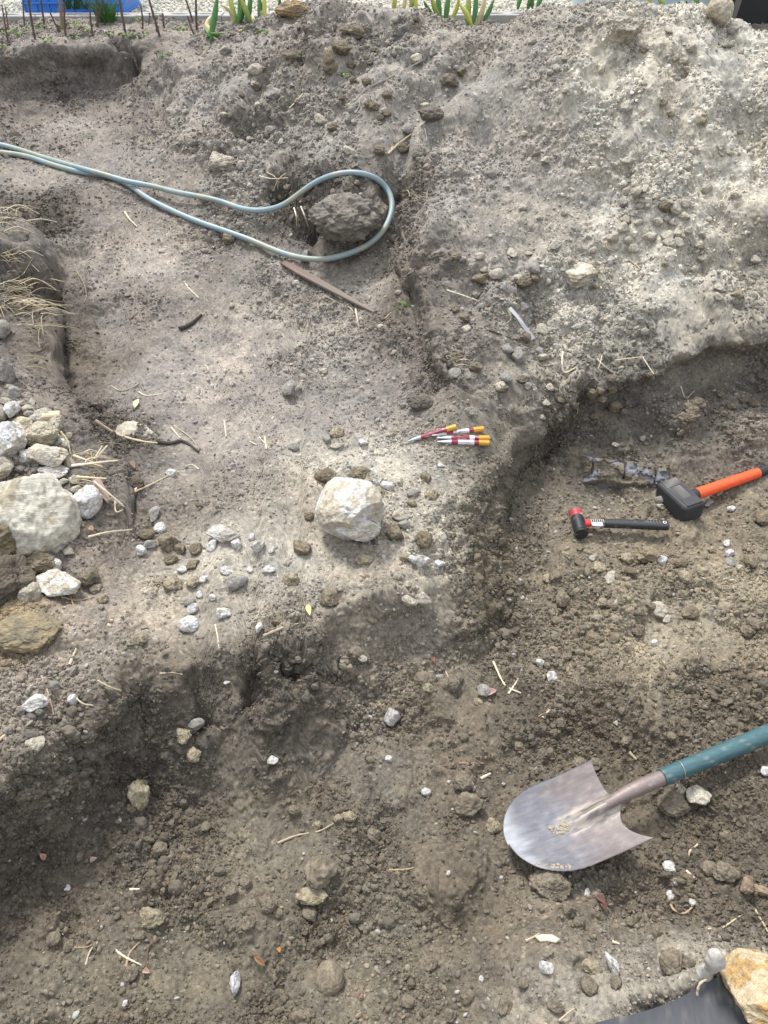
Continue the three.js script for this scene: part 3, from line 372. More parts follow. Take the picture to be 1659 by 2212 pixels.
function smallStone(px, py, w, h, key, label) {
  const i = Math.floor(R() * 5), q = rng(4000 + stoneSeed++), m = new THREE.Mesh(variant(key, i), rockMat);
  place(m, setRock(px, py, w, h), q() * 6.28, q); m.scale.x *= 0.96;
  const kind = isClod[key] ? 'clods' : w < 18 ? 'pebbles' : 'stones', sz = w < 17 ? 'tiny ' : w < 34 ? 'small ' : 'larger ';
  tag(m, isClod[key] ? 'soil_clod' : w < 18 ? 'pebble' : 'stone', 'x', isClod[key] ? 'clod' : w < 18 ? 'pebble' : 'stone'); inRow(`${sz}${WORD[key]} ${kind} ${zone(px, py)}`, m, px); return m;
}
// left pile
bigStone(80, 1092, 172, 196, 'P', 'largest pale boulder of the stone pile at the left edge', { flat: 1.0, depth: .74, cuts: 8, rough: .07, cols: [[.52, .50, .43], [.40, .36, .27]], spread: .75, lift: .1 });
bigStone(28, 955, 84, 84, 'W', 'blue-white stone at the left edge, above the largest boulder', { lift: .35 });
bigStone(112, 988, 90, 60, 'P', 'pale rounded stone just above the top right of the largest boulder', { lift: .35 });
bigStone(116, 1020, 74, 36, 'W', 'low bluish white stone wedged against the top of the largest boulder', {});
bigStone(90, 942, 72, 52, 'T', 'tan angular stone in the upper part of the left pile', { lift: .35, cols: [[.46, .42, .33], [.36, .31, .23]] });
bigStone(116, 928, 42, 34, 'P', 'cream stone at the upper right tip of the left pile', { lift: .35 });
bigStone(45, 917, 54, 36, 'P', 'yellowish cream stone behind the tan angular stone of the pile', { cols: [[.55, .49, .34], [.45, .41, .33]] });
bigStone(4, 1012, 56, 62, 'L', 'pale grey stone cut by the left edge, beside the largest boulder', { lift: .3 });
bigStone(29, 888, 32, 38, 'W', 'upright white stone near the top of the left pile', { lift: .35 });
bigStone(6, 898, 32, 44, 'L', 'grey stone at the left edge, next to the upright white stone', { lift: .35 });
bigStone(190, 1080, 60, 66, 'W', 'blue-white faceted rock right of the largest boulder', { depth: .58, cuts: 14, lift: .25 });
bigStone(52, 1100, 60, 56, 'B', 'dark brown clod lying on the face of the largest boulder', { lift: 1.15, drop: .1 });
bigStone(12, 1098, 44, 32, 'B', 'small brown clod at the left edge, leaning on the largest boulder', { lift: 1.1 });
bigStone(28, 1168, 96, 96, 'B', 'large brown earthy stone at the left edge under the largest boulder', { lift: .4, cols: [[.22, .18, .115], [.15, .125, .085]] });
bigStone(76, 1184, 64, 42, 'B', 'flat-topped brown stone under the foot of the largest boulder', { lift: .5, depth: .62, cuts: 12 });
bigStone(24, 1254, 96, 96, 'D', 'darkest brown stone, lowest of the pile at the left edge', { lift: .35 });
bigStone(86, 1216, 66, 42, 'B', 'brown stone with a pale corner low in the left pile', { lift: .4, depth: .6, cuts: 12 });
bigStone(118, 1222, 40, 30, 'W', 'small blue-white rock against the brown stone low in the pile', { lift: .3 });
bigStone(124, 1252, 92, 68, 'W', 'broad white rock at the lower right of the left pile', { flat: .7, cols: [[.62, .61, .57], [.46, .42, .33]], depth: .6, cuts: 13 });
bigStone(67, 1278, 42, 50, 'L', 'pale egg-shaped stone below the darkest brown stone', { cuts: 3 });
bigStone(36, 1208, 34, 36, 'D', 'dark wet stone tucked between two brown stones of the pile', { lift: .3 });
bigStone(194, 1244, 38, 40, 'M', 'olive brown block right of the broad white rock', { depth: .6 });
bigStone(14, 806, 46, 62, 'G', 'tall grey stone at the left edge above the pile', { flat: 1.1, lift: .35 });
bigStone(8, 714, 30, 38, 'G', 'rounded grey stone at the left edge under the dry grass', { lift: .3, cuts: 3 });
bigStone(30, 848, 30, 28, 'G', 'round grey stone below the tall grey stone', { cuts: 4 });
bigStone(60, 1350, 150, 82, 'T', 'ochre earthen lump below the left pile', { lift: .05, rough: .12, cols: [[.25, .205, .13], [.19, .165, .115]], flat: .6 });
// boulder on the ledge
bigStone(765, 1108, 146, 150, 'W', 'big white boulder standing alone on the pale ledge', { detail: 44, flat: .85, depth: .62, cuts: 15, rough: .055, cols: [[.58, .565, .53], [.48, .435, .35]], spread: .6, lift: .34 });
bigStone(770, 1158, 98, 62, 'W', 'white broken knob jutting from the front of the boulder', { detail: 26, flat: 1.0, lift: .75, depth: .62, cuts: 12, rough: .08, cols: [[.60, .60, .60], [.52, .48, .41]] });
bigStone(281, 922, 92, 48, 'L', 'flat grey-white stone embedded in the bank above the dead twig', { flat: .35, lift: -.1 });
bigStone(1549, 38, 50, 52, 'P', 'round pale stone standing on the heap crest at the upper right', { flat: 1, cuts: 5, cols: [[.50, .46, .37], [.40, .34, .25]], lift: .4 });
bigStone(1347, 60, 84, 54, 'L', 'big crumbling pale clod near the top of the heap', { rough: .14, lift: .2 });
bigStone(1251, 586, 74, 48, 'P', 'flat cream stone in the middle of the pale heap', { flat: .5, depth: .6, lift: .1 });
bigStone(632, 26, 66, 32, 'O', 'ochre clod on top of the left hump of the heap', { lift: .3 });
bigStone(712, 130, 24, 42, 'T', 'upright tan slab set in the left hump of the heap', { flat: 1.4, depth: .5, lift: .3 });
bigStone(930, 250, 56, 28, 'D', 'long dark clod lying on the middle of the heap', { lift: .3, cols: [[.17, .15, .13], [.13, .115, .1]] });
bigStone(748, 452, 128, 84, 'T', 'large earthen clod standing in the hollow inside the hose loop', { flat: .8, depth: .74, rough: .19, lift: .0, cols: [[.205, .188, .165], [.15, .134, .115]] });
bigStone(478, 345, 70, 40, 'L', 'broad pale clod above the hose on the left', { rough: .14, lift: .1 });
bigStone(1186, 1905, 78, 62, 'M', 'brown clod directly under the shovel blade', { lift: .25 });
bigStone(1508, 1716, 52, 42, 'P', 'cream stone below the shovel handle', { lift: .35, depth: .6 });
bigStone(1451, 1730, 60, 50, 'M', 'brown clod below the socket of the shovel', { lift: .3 });
bigStone(303, 1713, 40, 60, 'T', 'tall tan clod on the near slope, lower left', { flat: 1.1, lift: .25, rough: .13 });
bigStone(672, 1936, 60, 32, 'T', 'flat tan clod perched on another in the near pit floor', { lift: .9, flat: .5 });
bigStone(712, 2100, 58, 66, 'M', 'oblong smooth brown clod near the bottom centre', { cuts: 3, rough: .06, lift: .1, cols: [[.24, .205, .15], [.19, .16, .12]] });
bigStone(325, 1974, 54, 42, 'T', 'split tan clod in the near pit floor on the left', { lift: .2, depth: .6 });
bigStone(1564, 1880, 50, 42, 'M', 'round brown clod near the right edge below the shovel', { lift: .3 });
bigStone(1450, 2078, 50, 54, 'M', 'brown clod with a shadowed underside above the black sheet', { lift: .4 });
bigStone(848, 1542, 38, 40, 'L', 'lone pale mauve-grey stone on the slope below the ledge', { lift: .2, cols: [[.42, .40, .40], [.32, .30, .28]] });
bigStone(79, 1516, 54, 38, 'W', 'larger white stone on the ledge brink at the lower left', { depth: .6 });
bigStone(75, 1598, 40, 40, 'L', 'pale grey stone sunk in the ledge brink at the left', { flat: .5, lift: 0 });
bigStone(1418, 1318, 44, 38, 'L', 'angular pale stone in the rubble below the small hammer', { depth: .58, lift: .3 });
bigStone(1395, 1198, 46, 34, 'T', 'tan clod just below the small hammer handle', { lift: .35, cols: [[.30, .25, .17], [.24, .20, .14]] });
bigStone(918, 1462, 44, 34, 'M', 'brown dome-shaped clod on the slope at centre', { lift: .1 });
bigStone(969, 1474, 40, 34, 'M', 'brown clod carrying a green-white root at centre', { lift: .3 });
bigStone(907, 872, 52, 30, 'D', 'dark clod lying above the chisels', { lift: .35, cols: [[.14, .125, .105], [.1, .09, .075]] });
bigStone(291, 1046, 42, 30, 'D', 'dark brown clod in the shade at the foot of the left bank', { lift: .3 });
bigStone(1000, 1686, 40, 38, 'M', 'brown clod left of the upper shovel corner', { lift: .3 });
bigStone(408, 1346, 40, 36, 'W', 'white three-cornered stone near the left ledge brink', { depth: .55, cuts: 14 });
bigStone(483, 1148, 66, 40, 'L', 'broad flat pale stone left of the boulder', { flat: .45, cols: [[.48, .47, .45], [.36, .33, .28]] });
bigStone(1640, 2164, 236, 172, 'O', 'large rusty yellow rock in the bottom right corner', { detail: 44, flat: .55, depth: .5, cuts: 22, rough: .05, lift: .75, cols: [[.47, .39, .26], [.40, .27, .12]], spread: .58, drop: .1 });
{
  const LIST = {
    W: [[85, 900, 30, 12], [114, 1222, 20, 12], [346, 1140, 32, 22], [306, 1188, 28, 26], [458, 1176, 28, 30], [513, 1174, 28, 28], [486, 1231, 32, 22], [420, 1312, 24, 30], [430, 1283, 20, 18], [460, 1290, 18, 18], [480, 1323, 40, 34], [370, 1020, 20, 22], [157, 1510, 26, 26], [587, 1641, 30, 22], [490, 1474, 14, 10], [1191, 1459, 32, 28], [1122, 1445, 18, 18], [842, 1637, 20, 18], [813, 1043, 22, 24], [836, 1049, 22, 26], [911, 1210, 34, 38], [892, 1207, 16, 22], [950, 1216, 22, 20], [785, 955, 20, 16], [952, 1005, 16, 14], [558, 1178, 30, 38], [578, 1230, 34, 20], [545, 1160, 20, 18], [1425, 1206, 26, 28], [1579, 1098, 16, 16], [1568, 1172, 20, 18], [1575, 1195, 24, 20], [1412, 1388, 20, 18], [1445, 1871, 30, 30], [1459, 1903, 17, 16], [1447, 1931, 20, 18], [1495, 1946, 22, 14], [1651, 1662, 24, 22], [1267, 1926, 12, 22], [1087, 1693, 10, 10], [1176, 2085, 34, 36], [146, 1917, 14, 16], [270, 2165, 14, 12], [1244, 616, 13, 13], [1317, 566, 22, 14], [1440, 62, 14, 12], [747, 110, 15, 14], [920, 1709, 18, 20], [560, 1354, 32, 16], [968, 1885, 12, 14], [588, 1186, 20, 16], [380, 1165, 14, 14], [440, 1250, 20, 16], [540, 1230, 16, 14], [395, 1230, 24, 16], [1166, 1430, 24, 22], [1040, 2112, 12, 14], [745, 520, 10, 10], [1060, 510, 10, 10], [1170, 575, 12, 10]],
    P: [[69, 868, 26, 14], [160, 1036, 28, 20], [882, 1296, 28, 36], [912, 1290, 26, 36], [866, 1110, 32, 34], [861, 1038, 32, 22], [729, 962, 32, 14], [783, 1421, 20, 16], [1317, 1249, 30, 24], [1280, 1204, 16, 14], [1425, 1092, 18, 14], [1330, 1302, 22, 20], [1322, 1240, 28, 22], [1471, 1703, 24, 24], [1314, 689, 24, 20], [1198, 528, 40, 18], [1105, 546, 32, 18], [1392, 410, 20, 22], [1443, 68, 20, 14], [1330, 1560, 14, 12], [620, 1215, 20, 14], [735, 1270, 20, 14], [1440, 1334, 24, 22], [1600, 1225, 18, 14], [880, 1260, 18, 14], [1320, 560, 16, 14], [1450, 480, 20, 18], [1470, 510, 22, 16], [1380, 480, 18, 16], [1500, 580, 20, 14], [1560, 330, 18, 14], [1390, 180, 16, 12], [1620, 240, 18, 14], [1220, 460, 16, 14], [1180, 870, 18, 16], [1187, 836, 20, 18]],
    G: [[334, 1111, 42, 24], [321, 1176, 42, 22], [408, 1297, 28, 22], [425, 1562, 24, 32], [894, 1063, 30, 24], [633, 965, 26, 22], [704, 945, 30, 16], [1016, 891, 20, 26], [220, 1310, 15, 14], [625, 838, 56, 26], [660, 552, 24, 26], [1423, 1078, 20, 24], [1529, 1087, 28, 16], [1406, 1128, 16, 14], [1043, 1491, 32, 26], [951, 1461, 20, 20], [797, 1380, 16, 12], [1120, 768, 38, 40], [1166, 757, 26, 20], [997, 558, 20, 16], [1345, 437, 28, 20], [1156, 581, 22, 26], [80, 1004, 22, 18], [513, 1252, 36, 40], [1049, 2240, 20, 16], [1050, 610, 22, 14], [1577, 1213, 28, 18], [875, 1130, 24, 26]],
    T: [[208, 1270, 30, 20], [223, 1291, 26, 20], [374, 1260, 38, 34], [417, 1256, 36, 22], [345, 1256, 30, 16], [876, 1202, 26, 22], [787, 1207, 40, 24], [931, 1066, 32, 24], [793, 1040, 26, 18], [818, 1063, 26, 22], [727, 934, 32, 26], [421, 1625, 40, 28], [397, 1585, 42, 30], [628, 1250, 34, 30], [924, 1485, 26, 20], [1033, 1516, 24, 16], [802, 1338, 24, 16], [280, 1388, 20, 16], [306, 1380, 24, 20], [1279, 2086, 44, 34], [684, 1780, 18, 20], [754, 1760, 32, 22], [729, 1766, 22, 18], [310, 1690, 20, 14], [1066, 1780, 36, 30], [1378, 1867, 14, 14], [890, 1085, 20, 14], [1300, 1300, 24, 18], [1560, 1300, 26, 16]],
    B: [[317, 1153, 40, 22], [365, 1168, 40, 38], [390, 1184, 32, 20], [423, 1184, 34, 22], [370, 1207, 28, 22], [418, 1218, 34, 22], [704, 1028, 38, 36], [777, 1022, 48, 30], [921, 1031, 30, 18], [855, 1150, 36, 32], [916, 1163, 38, 38], [651, 1180, 52, 28], [709, 1290, 40, 36], [668, 1115, 20, 18], [600, 1340, 28, 18], [1648, 1117, 38, 26], [1622, 1211, 34, 22], [1380, 1320, 24, 18], [1405, 1308, 22, 16], [495, 513, 32, 26], [1040, 601, 42, 22], [1435, 447, 22, 24], [430, 1090, 16, 12], [850, 1140, 20, 18], [1470, 1215, 30, 20], [1250, 1215, 30, 16]],
    M: [[285, 1742, 24, 18], [635, 1748, 22, 28], [989, 1463, 24, 24], [1530, 1873, 38, 32], [1568, 1806, 30, 28], [1251, 1648, 34, 26], [1287, 1648, 30, 26], [1044, 1713, 20, 18], [1010, 1732, 64, 44], [1226, 1958, 30, 28], [669, 1970, 36, 30], [347, 1830, 30, 30], [174, 1847, 16, 22], [694, 1872, 84, 62], [578, 1949, 38, 32], [536, 1989, 32, 28], [119, 2023, 34, 30], [283, 2098, 30, 30], [808, 1800, 28, 26], [1486, 2078, 34, 28], [1271, 2127, 44, 34], [1210, 1560, 24, 18], [1450, 1590, 24, 18], [1230, 1960, 24, 22], [1340, 1470, 22, 18], [500, 1925, 30, 26], [530, 1905, 28, 24], [600, 1970, 26, 20], [455, 1945, 24, 18], [300, 2020, 28, 22], [150, 2040, 26, 20], [930, 2080, 30, 22], [1010, 2150, 36, 28], [880, 2160, 34, 26], [1090, 2170, 36, 30], [1130, 2120, 28, 22], [1200, 2170, 34, 26], [970, 2190, 30, 24], [1330, 2120, 34, 26], [1360, 1990, 26, 20], [1420, 2010, 24, 20], [1250, 1990, 28, 22], [720, 1700, 20, 14], [800, 1640, 20, 16], [1000, 1590, 22, 16], [1120, 1610, 24, 18], [1580, 1560, 26, 20], [1600, 1590, 24, 18], [1480, 1560, 22, 18], [1350, 1600, 26, 18]],
    L: [[190, 1100, 20, 16], [1120, 600, 26, 18], [1280, 540, 20, 14], [1590, 420, 26, 18], [1630, 560, 26, 18], [1480, 440, 22, 18], [1300, 150, 26, 14], [1150, 90, 22, 12], [1250, 60, 22, 12], [1480, 130, 22, 14], [1600, 110, 22, 12], [1582, 64, 26, 18], [640, 610, 20, 14], [820, 705, 18, 14], [716, 718, 18, 14], [620, 700, 16, 14], [700, 800, 20, 14], [560, 650, 14, 12], [860, 630, 16, 12], [500, 660, 14, 10], [850, 760, 16, 12], [780, 690, 16, 12], [540, 300, 22, 14], [400, 240, 18, 12], [280, 225, 16, 12], [830, 240, 18, 12], [780, 420, 14, 10], [540, 400, 16, 12], [1170, 900, 16, 14], [1388, 946, 18, 12], [1330, 960, 18, 12]],
  };
  LIST.L.push([20, 920, 30, 24], [62, 890, 22, 18], [140, 960, 28, 22], [150, 1000, 30, 24], [60, 985, 28, 20], [70, 965, 24, 20], [130, 945, 22, 18], [40, 990, 26, 20], [10, 975, 24, 22], [165, 1058, 26, 20], [15, 865, 24, 20], [45, 872, 22, 18], [150, 1190, 26, 20], [140, 1170, 20, 16]);
  LIST.P.push([100, 960, 24, 18], [50, 940, 26, 20], [138, 1040, 26, 20], [148, 940, 20, 14], [20, 835, 20, 16], [170, 1120, 22, 18]); LIST.W.push([95, 1000, 20, 16], [140, 1015, 22, 16], [10, 930, 22, 18]);
  { const q = rng(515); for (let i = 0; i < 46; i++) { const a = 480 + q() * 520, b = 40 + q() * 300; if (b < 90 && a < 560) continue; const w = 14 + 32 * q() * q(); LIST['MLGMB'[i % 5]].push([a, b, w * 1.15, w * .8]); }
    for (let i = 0; i < 44; i++) { const a = 1120 + q() * 520, b = 90 + q() * 560, w = 13 + 24 * q() * q(); LIST['LPLT'[i % 4]].push([a, b, w * 1.15, w * .8]); }
    for (let i = 0; i < 22; i++) { const w = 14 + 16 * q(); LIST['LPL'[i % 3]].push([1340 + q() * 190, 400 + q() * 130, w * 1.15, w * .85]); }
    for (let i = 0; i < 24; i++) { const w = 14 + 18 * q(); LIST['LGM'[i % 3]].push([980 + q() * 220, 540 + q() * 300, w * 1.15, w * .85]); }
    for (let i = 0; i < 26; i++) { const w = 14 + 20 * q(); LIST['MTB'[i % 3]].push([1180 + q() * 460, 1180 + q() * 220, w * 1.15, w * .85]); }
    for (let i = 0; i < 14; i++) { const w = 22 + 20 * q(); LIST['LPW'[i % 3]].push([q() * 130, 880 + q() * 130, w * 1.15, w * .9]); }
    for (let i = 0; i < 22; i++) { const w = 14 + 22 * q() * q(); LIST['MBMM'[i % 4]].push([1200 + q() * 450, 800 + q() * 110, w * 1.1, w * .85]); }
    for (const L of Object.values(LIST)) for (const e of L) for (let k = 0; k < 4; k++) e[k] = Math.round(e[k]); }
  for (const k in LIST) for (const [a, b, w, h] of LIST[k]) smallStone(a, b, w, h, k);
}
// crumbs and grit: nobody could count them
function scatter(name, label, n, seed, geos, sizeFn, colFn, accept) {
  const q = rng(seed), per = geos.map(() => []), M = new THREE.Matrix4(), E = new THREE.Euler(), Q = new THREE.Quaternion(), V = new THREE.Vector3(), S = new THREE.Vector3();
  let made = 0, tries = 0;
  while (made < n && tries++ < n * 8) {
    const r = NRo + Math.floor(q() * (NRi - 1)), c = NO + Math.floor(q() * (NI - 1)), o = r * NC + c, u = q(), v = q();
    const x = gp[o * 3] + (gp[o * 3 + 3] - gp[o * 3]) * u + (gp[(o + NC) * 3] - gp[o * 3]) * v, y = gp[o * 3 + 1] + (gp[o * 3 + 4] - gp[o * 3 + 1]) * u + (gp[(o + NC) * 3 + 1] - gp[o * 3 + 1]) * v, z = gp[o * 3 + 2] + (gp[o * 3 + 5] - gp[o * 3 + 2]) * u + (gp[(o + NC) * 3 + 2] - gp[o * 3 + 2]) * v;
    const so = soilAt(x + 0.05 * vnoise(x * 9, y * 9, z * 9), -z), dist = Math.hypot(x, EYE - y, z); if (!accept(x, y, z, so, q)) continue;
    const s = sizeFn(q, so, dist); E.set(q() * 6.3, q() * 6.3, q() * 6.3); Q.setFromEuler(E); V.set(x, y + s * 0.15, z); S.set(s * (0.7 + 0.7 * q()), s * (0.45 + 0.5 * q()), s * (0.7 + 0.7 * q())); M.compose(V, Q, S);
    per[Math.floor(q() * geos.length)].push([M.clone(), colFn(q, so)]); made++;
  }
  const g = new THREE.Group();
  per.forEach((L, i) => { const im = new THREE.InstancedMesh(geos[i], crumbMat, L.length); L.forEach(([m, c], k) => { im.setMatrixAt(k, m); im.setColorAt(k, new THREE.Color().setRGB(...c)); }); im.name = name + '_grains'; im.userData.kind = 'stuff'; g.add(im); });
  return tag(g, name, label, 'soil', null, 'stuff');
}
const crumbMat = new THREE.MeshStandardMaterial({ roughness: 1 });
const crumbGeo = (seed, det, rough, cuts) => { const g = rockGeo(seed, det, { cuts, depth: .68, rough, cols: [[1, 1, 1]] }); g.deleteAttribute('color'); g.deleteAttribute('uv'); return g; };
const crumbs = [1, 2, 3, 4, 5, 12, 13].map((s) => crumbGeo(s * 17, 2, 0.40, 10)), grits = [6, 7, 8, 9].map((s) => crumbGeo(s * 17, 2, 0.08, 9));
const clamps = (a) => a.map((v) => clamp(v, 0.02, 0.8));
const tint = (so, k, w) => clamps([so[0] * k * (1 + w), so[1] * k, so[2] * k * (1 - w)]);
scatter('soil_crumbs', 'loose dark and pale crumbs of earth over the whole dig', 330000, 21, crumbs, (q, so, d) => (0.0009 + 0.0036 * Math.pow(q(), 6)) * (0.55 + 0.25 * d) * (0.6 + 0.5 * so[3]), (q, so) => tint(so, 0.68 + 0.52 * q(), (q() - .5) * .14), (x, y, z, so, q) => q() < 0.07 + so[3] * sstep(-0.16, 0.2, fbm(x * 5 + 3, y * 5, z * 5 + 9, 3)));
scatter('gravel_bits', 'pale grit and small gravel mixed in the dug soil', 22000, 22, grits, (q, so, d) => (0.0016 + 0.0042 * Math.pow(q(), 3)) * (0.7 + 0.2 * d), (q, so) => { const t = q(); return t < .045 ? [.36, .355, .345] : t < .07 ? [.30, .24, .17] : tint(so, 1.0 + 0.7 * q(), (q() - .5) * .2); }, (x, y, z, so, q) => q() < so[3] * sstep(-0.2, 0.4, fbm(x * 5 + 9, y * 5, z * 5, 3)));
scatter('soil_lumps', 'thumb-sized lumps of earth strewn in drifts', 5000, 23, [31, 32, 33, 34, 35].map((s) => crumbGeo(s * 11, 5, 0.26, 6)), (q, so, d) => (0.0035 + 0.0085 * Math.pow(q(), 3)) * (0.75 + 0.14 * d), (q, so) => tint(so, 0.75 + 0.6 * q(), (q() - .5) * .12), (x, y, z, so, q) => so[3] > .45 && q() < so[3] * sstep(0.05, 0.4, fbm(x * 5 + 3, y * 5, z * 5 + 9, 3)));
// ---------------------------------------------------------------- tools
const V3 = (a) => new THREE.Vector3(...a);
function frame(origin, xdir, up = new THREE.Vector3(0, 1, 0)) { const X = xdir.clone().normalize(), Z = new THREE.Vector3().crossVectors(X, up).normalize(), Y = new THREE.Vector3().crossVectors(Z, X); const g = new THREE.Group(); g.position.copy(origin); g.quaternion.setFromRotationMatrix(new THREE.Matrix4().makeBasis(X, Y, Z)); return g; }
function vcol(g, fn) { const p = g.attributes.position, c = new Float32Array(p.count * 3), v = new THREE.Vector3(); for (let i = 0; i < p.count; i++) { v.fromBufferAttribute(p, i); const k = fn(v, i); c[i * 3] = k[0]; c[i * 3 + 1] = k[1]; c[i * 3 + 2] = k[2]; } g.setAttribute('color', new THREE.BufferAttribute(c, 3)); return g; }
const worn = (c, dust, amt, f = 60) => (v) => { const t = sstep(0.12, 0.45, fbm(v.x * f, v.y * f, v.z * f, 4) + (amt - 0.5)), k = 1 + 0.18 * vnoise(v.x * 400, v.y * 400, v.z * 400); return [0, 1, 2].map((n) => clamp(mix(c[n], dust[n], t) * k, 0, 1)); };
function paint(c, rough, o = {}) { return new THREE.MeshStandardMaterial({ vertexColors: true, roughness: rough, ...o }); }
function rod(pts, rad, seg = 60, sides = 10, curve = true) { // tube whose radius may vary: rad(t)
  const c = new THREE.CatmullRomCurve3(pts, false, 'centripetal'), g = new THREE.TubeGeometry(c, seg, 1, sides, false), p = g.attributes.position, v = new THREE.Vector3();
  for (let i = 0; i <= seg; i++) { const o = c.getPointAt(i / seg), r = typeof rad === 'function' ? rad(i / seg) : rad; for (let j = 0; j <= sides; j++) { const k = i * (sides + 1) + j; v.fromBufferAttribute(p, k).sub(o).multiplyScalar(typeof rad === 'function' && rad.length > 1 ? rad(i / seg, j / sides) : r).add(o); p.setXYZ(k, v.x, v.y, v.z); } }
  g.computeVertexNormals(); return g;
}
const along = (len, r0, r1, sides = 16, x0 = 0) => { const g = new THREE.CylinderGeometry(r1, r0, len, sides, Math.max(1, Math.round(len / 0.01))); g.rotateZ(-Math.PI / 2); g.translate(x0 + len / 2, 0, 0); return g; };
const DUST = [.40, .36, .29];
{ // shovel
  const hb = 0.062, N = V3(at(1332, 1735, hb)), T = V3(at(1097, 1832, hb)), L = N.distanceTo(T), W = 0.102;
  const g = frame(T, N.clone().sub(T)); // x runs from tip to neck, z to the near side
  const nu = 90, nv = 90, pos = [], idx = [], col = [];
  const pt = (u, v, under) => {
    const e = u < 0.5 ? Math.pow(1 - Math.pow(1 - u / 0.5, 2.2), 0.5) : 1, scal = u < 0.55 ? 0.010 * vnoise(u * 70 + v * 3, v > 0 ? 1 : 9, 4) * Math.abs(v) : 0;
    const z = v * W * e * (1 + scal) * (0.97 + 0.05 * u); let x = u * L;
    const av = Math.abs(v); if (u > 0.6) { const t = (u - 0.6) / 0.4; x -= t * (v > 0 ? 0.022 * Math.sin(Math.PI * clamp((av - 0.1) / 0.9, 0, 1)) : 0.006 * Math.sin(Math.PI * av)); x += t * 0.012 * (v > 0 ? av * av : 0); }
    const ridge = 0.030 * sstep(0.36, 1.02, u) * Math.exp(-Math.pow(z / (0.007 + 0.010 * u), 2)), dish = 0.016 * (z / W) ** 2 - 0.012 * Math.sin(Math.PI * clamp(u, 0, 1)) + 0.010 * Math.pow(1 - u, 2);
    return [x, dish + ridge - (under ? 0.0022 : 0) + (v > 0 ? 0.010 * v : 0) + 0.0008 * vnoise(x * 60, z * 60, 2), z];
  };
  const push = (under) => { const b = pos.length / 3; for (let i = 0; i <= nu; i++) for (let j = 0; j <= nv; j++) { const u = Math.pow(i / nu, 1.3), v = j / nv * 2 - 1, p = pt(u, v, under); pos.push(...p); const n = fbm(p[0] * 9, p[2] * 70, 3, 5), n2 = fbm(p[0] * 40 + 8, p[2] * 260, 5, 4), d = sstep(0.10, 0.22, fbm(p[0] * 60 + 20, p[2] * 110, 6, 5)); const steel = [.40, .42, .46], blue = [.17, .175, .205], mauve = [.172, .152, .152]; const t = sstep(0.03, 0.22, u + n * 0.12), t2 = sstep(0.3, 0.75, u + n * 0.3); let c = steel.map((s, k) => mix(mix(s, blue[k], t), mauve[k], t2)); const hand = Math.max(d * 0.16, sstep(0.2, 0.5, Math.exp(-Math.pow(p[2] / 0.03, 2)) * sstep(.35, .6, u) * (0.5 + n2))); c = c.map((s, k) => mix(s, [.38, .345, .30][k], hand * 0.7) * (1 + 0.22 * n2)); col.push(...c.map((s) => clamp(s, .03, .9))); }
    for (let i = 0; i < nu; i++) for (let j = 0; j < nv; j++) { const a = b + i * (nv + 1) + j, c = a + nv + 1; under ? idx.push(a, a + 1, c, a + 1, c + 1, c) : idx.push(a, c, a + 1, a + 1, c, c + 1); } return b; };
  const b0 = push(false), b1 = push(true);
  const rim = []; for (let i = 0; i <= nu; i++) rim.push(i * (nv + 1)); for (let j = 1; j <= nv; j++) rim.push(nu * (nv + 1) + j); for (let i = nu - 1; i >= 0; i--) rim.push(i * (nv + 1) + nv);
  for (let k = 0; k + 1 < rim.length; k++) { const a = rim[k], b = rim[k + 1]; idx.push(b0 + a, b0 + b, b1 + a, b0 + b, b1 + b, b1 + a); }
  const bg = new THREE.BufferGeometry(); bg.setAttribute('position', new THREE.Float32BufferAttribute(pos, 3)); bg.setAttribute('color', new THREE.Float32BufferAttribute(col, 3)); bg.setIndex(idx); bg.computeVertexNormals();
  part(g, 'blade', bg, new THREE.MeshStandardMaterial({ vertexColors: true, roughness: 0.56, metalness: 0.35, side: THREE.DoubleSide }));
  const sl = L + 0.112, so = rod([[L * .66, -.010, 0], [L * .84, .006, 0], [L * .94, .017, 0], [L + .02, .026, 0], [L + .06, .030, 0], [sl, .031, 0]].map(V3), (t) => mix(0.007, 0.0165, sstep(0, .75, t)), 60, 20);
  part(g, 'socket', vcol(so, worn([.235, .195, .187], [.36, .33, .29], .36, 90)), paint(0, .55, { metalness: .3 }));
  const hl = 0.62, hg = along(hl, 1, 1, 48, 0), hp = hg.attributes.position, seam = (v) => { const q = v.x / .105 - Math.atan2(v.z, v.y) / (2 * Math.PI) + .012 * vnoise(v.x * 60, v.y * 60, v.z * 60); return q - Math.floor(q); };
  { const v = new THREE.Vector3(); for (let i = 0; i < hp.count; i++) { v.fromBufferAttribute(hp, i); const l = Math.hypot(v.y, v.z), r = l < .5 ? 0 : (.0182 + .0024 * sstep(.02, .3, v.x) + .0009 * seam(v) + .0003 * vnoise(v.x * 90, v.y * 3, v.z * 3)) / l; hp.setXYZ(i, v.x, v.y * r, v.z * r); } hg.computeVertexNormals(); }
  const tw = worn([.050, .118, .138], [.13, .175, .18], .34, 75), tl = vcol(hg, (v) => { const q = seam(v), c = tw(v); return q < .035 || q > .985 ? c.map((k) => k * .4 + .12) : c; }); tl.translate(sl - .004, .0325, 0);
  part(g, 'handle', tl, paint(0, .42), 'teal taped handle with spiral seams');
  part(g, 'wire_band', new THREE.TorusGeometry(0.0205, 0.0012, 8, 30).rotateY(Math.PI / 2 - .15).translate(sl + .045, .0315, 0), mat([.33, .33, .30], .4, { metalness: .5 }));
